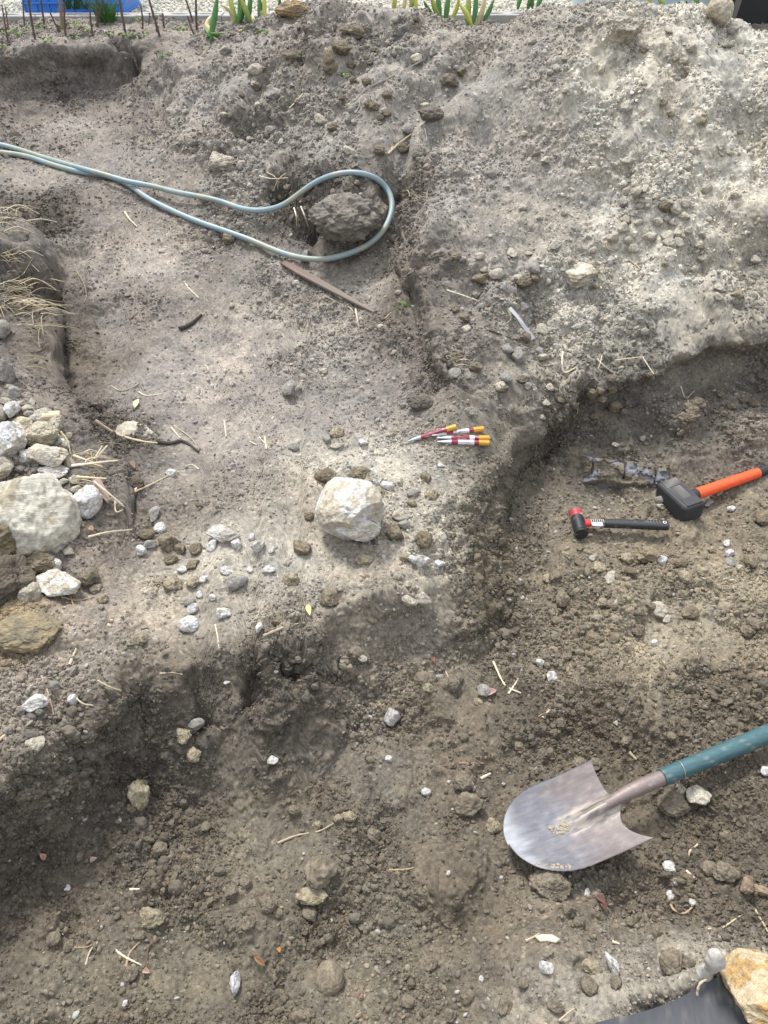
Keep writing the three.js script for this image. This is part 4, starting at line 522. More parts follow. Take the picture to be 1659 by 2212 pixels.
  { const q = rng(61), L2 = []; for (let i = 0; i < 60; i++) { const e = i > 38, u = e ? .10 + .25 * q() : .40 + .14 * q(), v = e ? .80 + .14 * q() : (q() - .5) * .22, p = pt(u, v, false), r = .0012 + .0028 * q() * q(), c = crumbs[i % 7].clone(); c.scale(r * 1.4, r * .7, r * 1.4); c.translate(p[0], p[1] + r * .2, p[2]); L2.push(c); } const m = part(g, 'caked_soil', mergeGeometries(L2), mat([.33, .285, .215], 1)); m.userData.kind = 'stuff'; }
  part(g, 'end_cap', new THREE.SphereGeometry(0.0225, 20, 12).scale(.4, 1, 1).translate(sl + hl, .036, 0), mat([.05, .05, .05], .6));
  tag(g, 'shovel', 'round-pointed steel shovel with teal taped handle lying on the pit floor', 'shovel');
}
{ // sledge hammer with black soft head
  const c0 = hit(1462, 1098), a = V3(at(1449, 1036, .12)), b = V3(at(1482, 1108, .12)), ax = b.clone().sub(a).setY(0).normalize();
  const hd = V3(at(1659, 1016, .10)).sub(V3(at(1500, 1070, .085))).setY(0).normalize();
  const g = frame(new THREE.Vector3(c0[0], G(c0[0], -c0[2]) + 0.030, c0[2]), hd.clone().setY(0.06));
  const HW = 0.078, HH = 0.068, HL = 0.142;
  const hg = new RoundedBoxGeometry(HW, HH, HL, 6, 0.014), p = hg.attributes.position;
  for (let i = 0; i < p.count; i++) { const z = Math.abs(p.getZ(i)) / (HL / 2), k = 1 - 0.07 * (1 - z); p.setX(i, p.getX(i) * k); p.setY(i, p.getY(i) * k); } hg.computeVertexNormals();
  const rub = worn([.038, .040, .046], [.17, .165, .155], .42, 38), head = part(g, 'head', vcol(hg, rub), paint(0, .62));
  const yT = HH / 2 * .935 + .0015; // raised frame round a sunk name panel
  const bar = (w, l, x, z) => part(g, 'panel_rim', vcol(new RoundedBoxGeometry(w, .006, l, 2, .0015).translate(x, yT - .001, z), rub), head.material);
  bar(HW * .72, .034, 0, -.047); bar(HW * .72, .034, 0, .047); bar(.011, .062, -.0225, 0); bar(.011, .062, .0225, 0);
  part(g, 'name_panel', new RoundedBoxGeometry(.036, .002, .062, 1, .0005).translate(0, yT - .004, 0), mat([.018, .018, .021], .5));
  const q = rng(5), marks = []; for (let r = 0; r < 7; r++) for (let c = 0; c < 2; c++) if (q() < .8) marks.push(new THREE.BoxGeometry(.0055 * (.5 + q() * .6), .0014, .0016 + q() * .002).translate((c - .5) * .012 + (q() - .5) * .003, yT - .0026, -.024 + r * .008));
  const mk = part(g, 'worn_marks', mergeGeometries(marks), mat([.20, .20, .20], .8)); mk.userData.kind = 'stuff';
  part(g, 'neck', vcol(along(.036, .0185, .0175, 20, HW / 2 - .006), worn([.03, .03, .033], [.16, .155, .15], .4)), paint(0, .6));
  part(g, 'handle', vcol(along(.235, .0185, .0165, 24, HW / 2 + .026), worn([.86, .115, .035], [.80, .20, .11], .12, 40)), paint(0, .45), 'bright orange handle sleeve');
  part(g, 'grip', along(.22, .0158, .0175, 20, HW / 2 + .259), mat([.028, .030, .036], .6));
  part(g, 'grip_ring', new THREE.TorusGeometry(.0162, .0014, 8, 24).rotateY(Math.PI / 2).translate(HW / 2 + .315, 0, 0), mat([.02, .02, .02], .6));
  tag(g, 'sledgehammer', 'heavy hammer with black rubber block head and orange handle', 'hammer');
}
{ // exposed rock behind the tools, with three drill grooves
  const A = V3(hit(1250, 1048)), B = V3(hit(1452, 1062)), Ct = V3(hit(1252, 982)), D = V3(hit(1455, 1000)), nu = 170, nv = 60, pos = [], col = [], idx = [], n = new THREE.Vector3().subVectors(B, A).cross(new THREE.Vector3().subVectors(Ct, A)).normalize(); if (n.z < 0) n.negate();
  for (let i = 0; i <= nu; i++) for (let j = 0; j <= nv; j++) {
    const u = i / nu, v = j / nv, p = A.clone().lerp(B, u).lerp(Ct.clone().lerp(D, u), v), e = Math.min(u * 5, (1 - u) * 5, v * 4, (1 - v) * 3, 1);
    let o = .026 * sstep(.05, .7, e + .5 * fbm(u * 9, v * 4, 2, 3)) - .020 * (1 - sstep(0, .45, e)) + .014 * fbm(u * 11, v * 4, 5, 4) + .007 * sstep(0, .05, fbm(u * 16 + 4, v * 6, 8, 3));
    let gr = 0; for (const [c, v0, v1] of [[.13, .35, .95], [.47, .3, .98], [.80, .1, .9]]) gr = Math.max(gr, (1 - sstep(.006, .016, Math.abs(u - c - .03 * (v - .5)))) * sstep(v0 - .05, v0, v) * (1 - sstep(v1 - .05, v1, v))); o -= .016 * gr;
    p.addScaledVector(n, o); pos.push(p.x, p.y, p.z); const t = sstep(-.02, .12, fbm(u * 12 + 3, v * 5, 1, 4) - .1), k = 1 + .4 * fbm(u * 50, v * 20, 3, 3); col.push(mix(.145, .185, t) * k, mix(.127, .192, t) * k, mix(.098, .215, t) * k);
  }
  for (let i = 0; i < nu; i++) for (let j = 0; j < nv; j++) { const a = i * (nv + 1) + j, b = a + nv + 1; idx.push(a, b, a + 1, a + 1, b, b + 1); }
  const g = new THREE.BufferGeometry(); g.setAttribute('position', new THREE.Float32BufferAttribute(pos, 3)); g.setAttribute('color', new THREE.Float32BufferAttribute(col, 3)); g.setIndex(idx); g.computeVertexNormals();
  tag(new THREE.Mesh(g, new THREE.MeshStandardMaterial({ vertexColors: true, roughness: .95, side: THREE.DoubleSide })), 'rock_outcrop', 'blue-grey bedrock with three upright drill grooves behind the mallet', 'rock');
}
{ // small two-faced mallet
  const c0 = hit(1247, 1140), e0 = hit(1420, 1156), dir = V3([e0[0] - c0[0], 0, e0[2] - c0[2]]);
  const g = frame(new THREE.Vector3(c0[0], G(c0[0], -c0[2]) + 0.019, c0[2]), dir.setY(-0.004));
  const zc = (len, r0, r1, z0) => { const q = new THREE.CylinderGeometry(r0, r1, len, 28, 8); q.rotateX(-Math.PI / 2); q.translate(0, 0, z0 + len / 2); return q; };
  part(g, 'head', vcol(zc(.062, .0195, .0195, -.020), worn([.035, .038, .045], [.20, .20, .20], .36)), paint(0, .42, { metalness: .3 }));
  part(g, 'face', vcol(zc(.010, .0185, .0195, .0421), worn([.02, .02, .022], [.2, .19, .18], .3)), paint(0, .6), 'black striking face');
  part(g, 'face', vcol(zc(.026, .0205, .0195, -.0465), worn([.36, .045, .06], [.52, .30, .29], .5, 90)), paint(0, .5), 'dusty red striking face');
  part(g, 'hole', new THREE.CylinderGeometry(.0022, .0022, .004, 12).translate(.010, .0168, .0), mat([.005, .005, .005], .9));
  const x1 = .0185;
  part(g, 'collar', new THREE.CylinderGeometry(.0105, .0115, .017, 20).rotateZ(-Math.PI / 2).translate(x1 + .0085, 0, .002), mat([.78, .05, .045], .4), 'red collar');
  part(g, 'neck', along(.046, .0088, .0105, 20, x1 + .015), mat([.035, .035, .04], .5));
  const st = []; for (let i = 0; i < 7; i++) st.push(new THREE.TorusGeometry(.0105 + i * .00015, .0011, 6, 20).rotateY(Math.PI / 2).translate(x1 + .019 + i * .006, 0, 0));
  const ws = part(g, 'label_sleeve', mergeGeometries(st), mat([.55, .56, .60], .35)); ws.userData.label = 'white ribbed print on the neck';
  // handle: flattened, with a ridge and grip lines
  const hl = .190, hx = x1 + .058, hg = new THREE.CylinderGeometry(1, 1, hl, 24, 40); hg.rotateZ(-Math.PI / 2); hg.translate(hl / 2, 0, 0); const p = hg.attributes.position;
  for (let i = 0; i < p.count; i++) { const t = p.getX(i) / hl, w = mix(.0125, .0165, t) * (t > .97 ? .96 : 1), y = p.getY(i), z = p.getZ(i), k = Math.pow(Math.pow(Math.abs(y), 3.2) + Math.pow(Math.abs(z), 3.2), -1 / 3.2) || 0; const q = y === 0 && z === 0 ? 0 : Math.min(k, 1.3); p.setXYZ(i, hx + p.getX(i), y * q * .0115, z * q * w + .004 * t); } hg.computeVertexNormals();
  const hm = paint(0, .52); part(g, 'handle', vcol(hg, worn([.03, .033, .038], [.17, .165, .16], .33)), hm);
  for (let i = 0; i < 5; i++) part(g, 'grip_line', new RoundedBoxGeometry(.003, .003, .018, 1, .0008).translate(hx + .128 + i * .009, .0112, .003), mat([.10, .10, .10], .6));
  part(g, 'hang_hole', new THREE.CylinderGeometry(.0036, .0036, .003, 16).translate(hx + .178, .0110, .004), mat([.006, .006, .006], .9));
  part(g, 'hang_hole_rim', new THREE.TorusGeometry(.0046, .0010, 8, 20).rotateX(Math.PI / 2).translate(hx + .178, .0117, .004), hm);
  const cv = document.createElement('canvas'); cv.width = 256; cv.height = 160; const x = cv.getContext('2d'); x.fillStyle = '#17181b'; x.fillRect(0, 0, 256, 160); x.fillStyle = '#e9ebf2'; x.fillRect(10, 14, 190, 78); x.fillStyle = '#222'; const bq = rng(9); for (let i = 18; i < 190;) { const w = 2 + Math.floor(bq() * 5); x.fillRect(i, 22, w, 44); i += w + 2 + Math.floor(bq() * 5); } for (let i = 0; i < 12; i++) x.fillRect(22 + i * 14, 74, 8, 10); x.fillStyle = '#8f939c'; for (let r = 0; r < 3; r++) x.fillRect(60, 104 + r * 14, 120 - r * 22, 5);
  const ct = new THREE.CanvasTexture(cv); ct.colorSpace = THREE.SRGBColorSpace;
  const sh2 = new THREE.Shape(); sh2.moveTo(0, 0); sh2.lineTo(.042, 0); sh2.quadraticCurveTo(.044, -.022, .026, -.026); sh2.quadraticCurveTo(.012, -.026, 0, -.012); sh2.closePath();
  const cg = new THREE.ExtrudeGeometry(sh2, { depth: .0012, bevelEnabled: false }); const cu = cg.attributes.uv, cp = cg.attributes.position; for (let i = 0; i < cu.count; i++) cu.setXY(i, clamp(cp.getX(i) / .044, 0, 1), clamp(1 + cp.getY(i) / .028, 0, 1)); cg.rotateX(-Math.PI / 2 + .12).scale(1, 1, -1 * -1).translate(x1 + .016, .0085, .004); 
  part(g, 'label_card', cg, new THREE.MeshStandardMaterial({ map: ct, roughness: .35 }), 'black and white price card with barcode');
  tag(g, 'mallet', 'small black mallet with one red face and a barcode card', 'hammer');
}
{ // four chisels
  const zx = (x, y) => [823 + .1653 * x, 877.7 + .1653 * y], L = [
    [350, 482, 980, 312, 'uppermost chisel, slanting, its steel point farthest left', .10], [665, 432, 1335, 345, 'second chisel from the top with a long white sticker', 1], [725, 452, 1405, 471, 'third chisel from the top, maroon without a full sticker', .2], [730, 503, 1405, 536, 'lowest chisel, with a white sticker near its orange end', 1]];
  for (const [a, b, c, d, label, st] of L) {
    const A = hit(...zx(a, b)), B = hit(...zx(c, d)), pa = V3([A[0], Math.max(G(A[0], -A[2]), A[1]) + .004, A[2]]), pb = V3([B[0], Math.max(G(B[0], -B[2]), B[1]) + .008, B[2]]), r = .0074; let up = -1; for (let t = 0; t <= 1; t += .05) { const v = pa.clone().lerp(pb, t); up = Math.max(up, G(v.x, -v.z) + r * .55 - v.y); } up = clamp(up, -.004, .006); pa.y += up; pb.y += up; const len = pa.distanceTo(pb), g = frame(pa, pb.clone().sub(pa));
    const tip = new THREE.CylinderGeometry(r, r * .25, len * .27, 8, 4).rotateZ(-Math.PI / 2).translate(len * .135, 0, 0);
    part(g, 'steel_point', vcol(tip.toNonIndexed(), worn([.50, .53, .57], [.42, .40, .36], .25, 90)), paint(0, .38, { metalness: .6, flatShading: true }));
    const body = along(len * .53, r, r, 8, len * .27).toNonIndexed(); body.computeVertexNormals(); part(g, 'shank', vcol(body, worn([.27, .028, .06], [.45, .42, .42], st < .5 ? .46 : .24, 110)), paint(0, .4, { flatShading: true }));
    const e = along(len * .20, r * 1.09, r * 1.09, 8, len * .80).toNonIndexed(); part(g, 'coloured_end', vcol(e, worn([.62, .34, .05], [.60, .44, .20], .25, 90)), paint(0, .4, { flatShading: true }));
    if (st > .15) { const s = along(st > .5 ? len * .31 : len * .10, r * 1.035, r * 1.035, 8, st > .5 ? len * .40 : len * .62).toNonIndexed(); part(g, 'sticker', vcol(s, (v) => { const n = fbm(v.x * 160, v.y * 160, v.z * 160, 3); return n > .2 ? [.62, .50, .56] : n < -.28 ? [.45, .52, .72] : [.74, .75, .80]; }), paint(0, .35, { flatShading: true })); }
    tag(g, 'chisel', label, 'chisel', 'chisels laid out on the pale ledge');
  }
}
// ---------------------------------------------------------------- hose
{
  const Z = [[-60, 92], [0, 98], [100, 112], [200, 145], [300, 172], [390, 185], [450, 200], [500, 225], [560, 270], [640, 312], [750, 360], [850, 395], [950, 430], [1050, 472], [1100, 490], [1165, 505], [1240, 510], [1330, 490], [1420, 450], [1480, 390], [1508, 310], [1500, 260], [1470, 215], [1420, 186], [1350, 175], [1270, 188], [1200, 220], [1140, 265], [1080, 305], [1000, 322], [930, 315], [860, 290], [780, 270], [680, 252], [600, 231], [540, 219], [490, 210], [430, 192], [330, 164], [250, 142], [150, 112], [60, 83], [0, 68], [-60, 55]];
  const px = Z.map(([a, b]) => [.5622 * a, 274 + .5622 * b]), c2 = new THREE.CatmullRomCurve3(px.map(([a, b]) => new THREE.Vector3(a, b, 0))), pts = c2.getSpacedPoints(150).map((v) => [v.x, v.y]);
  let h = pts.map(([a, b]) => hit(a, b)[1]); for (let k = 0; k < 3; k++) h = h.map((v, i) => { let s = 0, n = 0; for (let j = -4; j <= 4; j++) { const q = h[clamp(i + j, 0, h.length - 1)]; s += q; n++; } return Math.max(s / n, v); });
  for (let i = 0; i < h.length; i++) { if (i > 108 && i < 140) h[i] += 0.010 * Math.min(1, (i - 108) / 8, (140 - i) / 8); }
  let w = pts.map(([a, b], i) => V3(at(a, b, h[i] + .006))); for (let k = 0; k < 2; k++) w = w.map((v, i) => { const a = w[Math.max(0, i - 1)], b = w[Math.min(w.length - 1, i + 1)]; return v.clone().multiplyScalar(2).add(a).add(b).multiplyScalar(.25); });
  const g = rod(w, 0.0103, 900, 14);
  const m = new THREE.Mesh(vcol(g, (v) => { const t = sstep(-.1, .3, fbm(v.x * 9, v.y * 9, v.z * 9, 3) - .28 * (v.x * .4 - v.z - 2.9)), k = 1 + .12 * fbm(v.x * 60, v.y * 60, v.z * 60, 3), d = sstep(.15, .4, fbm(v.x * 30, v.y * 30, v.z * 30, 3)); return [mix(.25, .27, t), mix(.345, .315, t), mix(.385, .27, t)].map((s, n) => mix(s, DUST[n], d * .5) * k); }), new THREE.MeshStandardMaterial({ vertexColors: true, roughness: .45 }));
  tag(m, 'garden_hose', 'blue-green garden hose doubled back in a loop across the channel', 'hose');
}
// ---------------------------------------------------------------- sticks, roots, straw, leaves
const STR = mat([.62, .52, .34], .7), STRP = mat([.70, .63, .48], .7), ROOT = mat([.36, .27, .18], .85), ROOTP = mat([.50, .42, .30], .8), TWIG = mat([.22, .19, .165], .85), DARK = mat([.05, .043, .037], .85), GREYW = mat([.40, .385, .36], .85);
function strand(pts, r, m, name, label, category, o = {}) {
  const w = pts.map(([a, b, l], i) => { const q = hit(a, b), lift = (l || 0) + r * .7; return lift > r ? V3(at(a, b, q[1] + lift)) : V3([q[0], q[1] + lift, q[2]]); });
  const t = new THREE.Mesh(rod(w, (u) => r * (1 - .45 * u * (o.taper ?? 1)) * (1 + (r < .005 ? .15 : .0) * Math.sin(u * 37) + .12 * vnoise(u * 9, pts[0][0], 3)), o.seg || Math.max(10, pts.length * 8), 6), m);
  tag(t, name, label, category); if (o.row) inRow(o.row, t, pts[0][0]); return t;
}
const twigs = (list) => { for (const [pts, r, m, name, label, cat] of list) strand(pts, r, m, name, label, cat); };
twigs([
  [[[205, 908, .02], [250, 936, .02], [307, 953, .015], [340, 957, .01]], .0042, ROOTP, 'twig', 'pale dead twig slanting down the left bank above the ledge', 'twig'],
  [[[338, 956], [366, 960], [394, 955], [430, 978]], .006, DARK, 'twig', 'blackened twig lying at the end of the pale dead twig', 'twig'],
  [[[388, 714], [405, 708], [424, 694], [436, 683]], .0085, DARK, 'bark_strip', 'short curled strip of dark bark in the channel', 'bark'],
  [[[190, 1160, .03], [230, 1150, .03], [285, 1144, .01]], .0028, STRP, 'straw', 'long pale straw sticking out under the blue-white faceted rock', 'straw'],
  [[[290, 1064], [330, 1046], [370, 1025]], .003, STR, 'straw', 'yellow straw pointing right beside the shaded dark clod', 'straw'],
  [[[290, 1060], [308, 1046]], .003, STRP, 'straw', 'short pale straw above the yellow straw by the shaded clod', 'straw'],
  [[[133, 1290], [165, 1298], [205, 1290]], .0026, ROOT, 'root', 'thin brown root below the broad white rock', 'root'],
  [[[150, 1278], [160, 1310], [175, 1330]], .0018, ROOT, 'root', 'fine root hanging below the egg-shaped stone', 'root'],
  [[[765, 220], [790, 195], [850, 165], [920, 128]], .0035, GREYW, 'dry_stalk', 'long grey dry stalk lying on the left hump of the heap', 'stalk'],
  [[[767, 246], [775, 232], [778, 215]], .003, GREYW, 'dry_stalk', 'short grey side stalk at the foot of the long stalk', 'stalk'],
  [[[625, 235], [645, 215], [660, 195]], .003, STR, 'straw', 'pale straw standing out on the left hump of the heap', 'straw'],
  [[[838, 335], [862, 312], [888, 292]], .005, STR, 'straw', 'broad straw on the heap above the hose loop', 'straw'],
  [[[835, 338], [848, 318]], .003, STRP, 'straw', 'thin straw crossing the broad straw above the hose loop', 'straw'],
  [[[910, 270], [918, 280], [922, 305]], .0025, STRP, 'root', 'pale bent root below the long dark clod', 'root'],
  [[[270, 460], [280, 475], [297, 492]], .0048, STRP, 'stick', 'short pale stick in the channel below the hose', 'stick'],
  [[[398, 610], [412, 628], [430, 645]], .0035, STRP, 'stick', 'pale stick slanting in the middle of the channel', 'stick'],
  [[[280, 690], [298, 676]], .0035, mat([.36, .24, .16], .8), 'stick', 'tiny reddish stick beside the left bank', 'stick'],
  [[[160, 560], [168, 590], [180, 610, .01], [187, 640], [182, 655]], .0026, ROOT, 'root', 'brown root trailing down the channel side of the left bank', 'root'],
  [[[635, 449, .02], [640, 468, .02], [641, 490]], .0028, STRP, 'straw', 'left one of two straws hanging in the hollow', 'straw'],
  [[[650, 446, .02], [658, 466, .02], [666, 490]], .0028, STRP, 'straw', 'right one of two straws hanging in the hollow', 'straw'],
  [[[560, 380, .02], [590, 386, .03], [622, 384, .02]], .0024, STRP, 'straw', 'pale straw lying across the upper rim of the hollow', 'straw'],
  [[[576, 372, .01], [595, 384, .03], [600, 410, .01]], .002, STR, 'straw', 'crooked straw hooked over the upper rim of the hollow', 'straw'],
  [[[590, 412, .01], [603, 386, .03], [617, 374, .01]], .002, STR, 'straw', 'straw propped upright at the hollow rim', 'straw'],
  [[[1098, 670, .01], [1103, 690], [1095, 700]], .004, STRP, 'husk', 'curled pale husk beside the white tape', 'husk'],
  [[[1155, 690], [1160, 705], [1163, 722]], .006, mat([.27, .22, .17], .9), 'stick', 'stubby brown stick right of the white tape', 'stick'],
  [[[1010, 706], [1060, 716], [1105, 732], [1125, 736]], .0028, DARK, 'twig', 'thin dark twig running down to the white tape', 'twig'],
  [[[965, 628], [990, 636], [1030, 650]], .003, STRP, 'straw', 'pale straw on the heap above the left scarp', 'straw'],
  [[[1216, 760, .02], [1214, 785, .01], [1219, 806], [1245, 795]], .0036, STRP, 'husk', 'pale bent leaf blade hanging at the heap lip', 'leaf'],
  [[[1290, 775, .02], [1305, 790, .02], [1325, 805, .01]], .0022, STRP, 'root', 'left root of the fringe hanging under the heap lip', 'root'],
  [[[1330, 778, .02], [1360, 774, .03], [1392, 770, .01]], .0022, ROOTP, 'root', 'flat-lying root of the fringe along the heap lip', 'root'],
  [[[1388, 772, .02], [1400, 790, .02], [1412, 808, .02]], .0026, STRP, 'root', 'slanted pale root right in the heap lip fringe', 'root'],
  [[[1405, 768, .02], [1425, 765, .02], [1440, 795, .01]], .002, ROOT, 'root', 'rightmost arched root under the heap lip', 'root'],
  [[[1300, 770, .01], [1296, 786, .03], [1292, 796, .03]], .0018, STRP, 'root', 'short root hair at the left end of the lip fringe', 'root'],
  [[[1355, 560], [1375, 575], [1383, 583]], .004, ROOTP, 'stick', 'pale stick pointing at the flat cream stone on the heap', 'stick'],
  [[[1312, 520], [1310, 535], [1330, 545]], .003, ROOTP, 'stick', 'forked stick among stones on the pale heap', 'stick'],
  [[[840, 1880], [880, 1878], [910, 1870]], .002, ROOT, 'root', 'root thread in the hollow left of the shovel tip', 'root'],
  [[[600, 1822], [640, 1806], [690, 1796], [720, 1780]], .0024, ROOTP, 'root', 'long pale root across the near pit floor', 'root'],
  [[[248, 2052], [270, 2068], [306, 2086]], .0028, STRP, 'straw', 'pale straw in the twig litter at the lower left', 'straw'],
  [[[272, 2090], [280, 2060], [303, 2034]], .0022, ROOT, 'twig', 'thin brown twig leaning in the litter at the lower left', 'twig'],
  [[[160, 2048], [190, 2046], [210, 2034]], .002, ROOT, 'root', 'curly root left of the litter at the lower left', 'root'],
  [[[185, 2085], [195, 2055], [212, 2035]], .002, ROOTP, 'root', 'upright curly root left of the litter', 'root'],
  [[[316, 2102], [318, 2070], [322, 2046], [345, 2028]], .0026, mat([.15, .085, .06], .85), 'twig', 'reddish stem with bracts at the lower left', 'twig'],
  [[[280, 1922], [302, 1921]], .0025, STRP, 'straw', 'tiny white straw in the near pit floor', 'straw'],
  [[[969, 1478, .02], [968, 1462, .05], [962, 1450, .05]], .0028, ROOTP, 'root', 'green-white root arched over the brown clod', 'root'],
  [[[1065, 1430], [1090, 1480], [1105, 1490], [1125, 1498]], .003, STRP, 'husk', 'dry forked husk right of the pink leaf', 'husk'],
  [[[1098, 1500], [1112, 1480], [1120, 1466]], .0028, STRP, 'husk', 'upright tip of the dry forked husk', 'husk'],
  [[[1172, 1552], [1187, 1534]], .0034, STRP, 'stick', 'pale short stick on the slope above the shovel', 'stick'],
  [[[1163, 1549], [1170, 1544], [1187, 1530]], .002, ROOT, 'stick', 'brown sliver beside the pale short stick', 'stick'],
  [[[990, 1650], [1044, 1650]], .0036, mat([.26, .17, .13], .9), 'stick', 'reddish straight stick left of the shovel blade', 'stick'],
  [[[1038, 1684], [1060, 1672]], .0042, STRP, 'stick', 'pale stub left of the shovel blade', 'stick'],
  [[[1358, 1626], [1374, 1642]], .004, STR, 'stick', 'yellow stub above the shovel handle', 'stick'],
  [[[1486, 1860], [1490, 1840], [1506, 1825], [1500, 1815]], .0026, ROOTP, 'root', 'wavy root right of the shovel blade', 'root'],
  [[[1444, 1940], [1455, 1966], [1476, 1974], [1498, 1958]], .003, ROOT, 'root', 'looped brown root joining two white pebbles', 'root'],
  [[[1528, 2008], [1560, 2004], [1590, 1985], [1605, 1975]], .0022, STR, 'root', 'straw-coloured root near the right edge', 'root'],
  [[[1482, 1882], [1500, 1898]], .003, STRP, 'straw', 'short pale straw right of the shovel shadow', 'straw'],
  [[[1630, 1965], [1645, 1990], [1659, 2015]], .0025, ROOTP, 'root', 'root at the right edge above the rusty rock', 'root'],
  [[[1136, 2034], [1155, 2024], [1165, 2018]], .003, ROOTP, 'stick', 'thin stick left of the cream wood chip', 'stick'],
  [[[1322, 2035], [1338, 2040]], .003, STRP, 'straw', 'short straw above the white bone piece', 'straw'],
  [[[1208, 2205, .01], [1225, 2190, .01], [1241, 2178, .01]], .002, ROOTP, 'root', 'root hair crossing the soil rim by the black sheet', 'root'],
  [[[1505, 2150, .01], [1512, 2125, .01], [1538, 2108, .01], [1540, 2090, .01]], .003, ROOTP, 'root', 'bent root rising to the pale knob', 'root'],
  [[[560, 945], [585, 972]], .0022, STRP, 'straw', 'upright straw on the pale floor left of the chisels', 'straw'],
  [[[485, 910], [489, 945]], .0036, STRP, 'straw', 'white standing straw in the lower channel', 'straw'],
  [[[572, 945], [576, 972]], .0038, STRP, 'straw', 'white upright straw left of the grey stone', 'straw'],
  [[[540, 955], [560, 965]], .0026, STRP, 'straw', 'flat straw near the white upright straw', 'straw'],
  [[[375, 920], [410, 945], [425, 962]], .0026, ROOTP, 'straw', 'long tan straw above the blackened twig', 'straw'],
  [[[370, 925], [390, 948]], .0032, STRP, 'straw', 'pale straw parallel to the long tan straw', 'straw'],
  [[[240, 835], [262, 845], [292, 835], [300, 828]], .003, ROOTP, 'root', 'crooked pale root in the left of the channel', 'root'],
  [[[300, 848], [315, 856], [350, 852]], .003, STRP, 'root', 'branching white root in the left of the channel', 'root'],
  [[[700, 640], [730, 655], [760, 670], [765, 690]], .0035, ROOTP, 'root', 'bleached root beside the plank end', 'root'],
  [[[768, 668, .01], [772, 690, .01], [776, 712]], .0035, STRP, 'root', 'forked end of the bleached root below the plank', 'root'],
  [[[830, 690], [845, 676]], .0026, STR, 'straw', 'tan straw in the gravel right of the plank end', 'straw'],
  [[[690, 720], [710, 745]], .002, ROOT, 'root', 'hair root among stones in the channel', 'root'],
  [[[1470, 835], [1480, 860], [1500, 845]], .0022, ROOTP, 'root', 'hair root on the dark wall at the right', 'root'],
  [[[1250, 870], [1247, 895]], .0018, STRP, 'root', 'short hair root on the dark wall left', 'root'],
  [[[131, 932, .02], [147, 955, .02], [152, 980, .01]], .003, STR, 'straw', 'bent straw at the upper right of the left pile', 'straw'],
  [[[158, 984, .02], [200, 998, .03]], .0036, STRP, 'straw', 'upper slanting straw right of the left pile', 'straw'],
  [[[155, 1006, .02], [205, 1000, .04], [254, 995, .03]], .0036, STRP, 'straw', 'longest level straw reaching out from the left pile', 'straw'],
  [[[183, 1004, .02], [190, 992, .04], [208, 988, .04]], .003, STR, 'straw', 'kinked yellow straw amid the spray by the left pile', 'straw'],
  [[[210, 988, .03], [232, 962, .06]], .0036, STRP, 'straw', 'right one of two straws standing up in the spray', 'straw'],
  [[[208, 986, .03], [221, 963, .06]], .0032, STRP, 'straw', 'left one of two straws standing up in the spray', 'straw'],
  [[[165, 1030, .02], [230, 1034, .02]], .0036, STR, 'straw', 'golden level straw above the blue-white faceted rock', 'straw'],
  [[[203, 1040, .03], [235, 1066, .03], [268, 1094, .01]], .003, STRP, 'straw', 'long straight straw slanting down beside the pinkish bark strip', 'straw'],
  [[[248, 1078, .01], [252, 1106, .01], [266, 1101, .01]], .0026, STR, 'straw', 'hooked straw at the foot of the long slanting straw', 'straw'],
  [[[430, 1015], [415, 1005], [400, 1008]], .0025, STRP, 'root', 'white fibre on the pale ledge', 'root'],
  [[[150, 1438], [158, 1420], [165, 1402]], .0034, ROOTP, 'straw', 'tan straw on the ledge brink at the lower left', 'straw'],
  [[[90, 1460], [105, 1500], [120, 1560]], .002, ROOTP, 'straw', 'thin long straw between the two white brink stones', 'straw'],
  [[[0, 1600], [22, 1580]], .0035, STR, 'straw', 'straw at the left edge on the ledge brink', 'straw'],
  [[[465, 1350], [470, 1375], [474, 1402]], .0022, STRP, 'straw', 'upright thin straw on the left ledge lip', 'straw'],
  [[[570, 1375], [605, 1360], [645, 1348]], .0036, ROOTP, 'straw', 'tan straw under the bamboo leaf on the lip', 'straw'],
  [[[345, 1456], [375, 1454], [395, 1458]], .0022, ROOTP, 'root', 'pale wavy root on the dark slope', 'root'],
  [[[210, 1470, .01], [240, 1485, .01], [262, 1492, .01]], .0022, ROOTP, 'root', 'root sticking out at the dark brink', 'root'],
  [[[160, 1505], [180, 1520, .01], [202, 1524, .02]], .0022, ROOTP, 'root', 'root curling off the brink by the white stones', 'root'],
]);
// dry grass along the left bank
function tuft(px, py, n, len, seed, label, spread = 40, dirX = 1) {
  const q = rng(seed), c = hit(px, py), parts = [];
  for (let i = 0; i < n; i++) {
    const b = hit(px + (q() - .5) * spread * 1.6, py + (q() - .5) * spread), l = len * (.25 + .7 * q()), a = (q() - .35) * 2.2, dx = Math.cos(a) * l * dirX, dz = Math.sin(a) * l * .8, up = l * (.02 + .16 * q());
    const p0 = V3([b[0], b[1] + .004, b[2]]), p1 = p0.clone().add(V3([dx * .5, up, dz * .5])), p2 = p0.clone().add(V3([dx, up * (.2 - q()), dz])); p2.y = Math.max(p2.y, G(p2.x, -p2.z) + .002);
    parts.push(rod([p0, p1, p2], (t) => (.0009 + .0009 * ((i * 7) % 5) / 4) * (1 - .5 * t), 8, 4));
  }
  const cols = parts.map((g) => { const k = .7 + .5 * q(), w = q(); return vcol(g, () => [.56 * k, (.46 + .05 * w) * k, (.28 + .12 * w) * k]); });
  const g = new THREE.Group(); const m = part(g, 'grass_blades', mergeGeometries(cols), paint(0, .75)); m.userData.kind = 'stuff';
  return tag(g, 'dry_grass_tuft', label, 'dry grass');
}
tuft(20, 480, 46, .13, 51, 'dry straw-coloured grass on top of the upper left bank', 60);
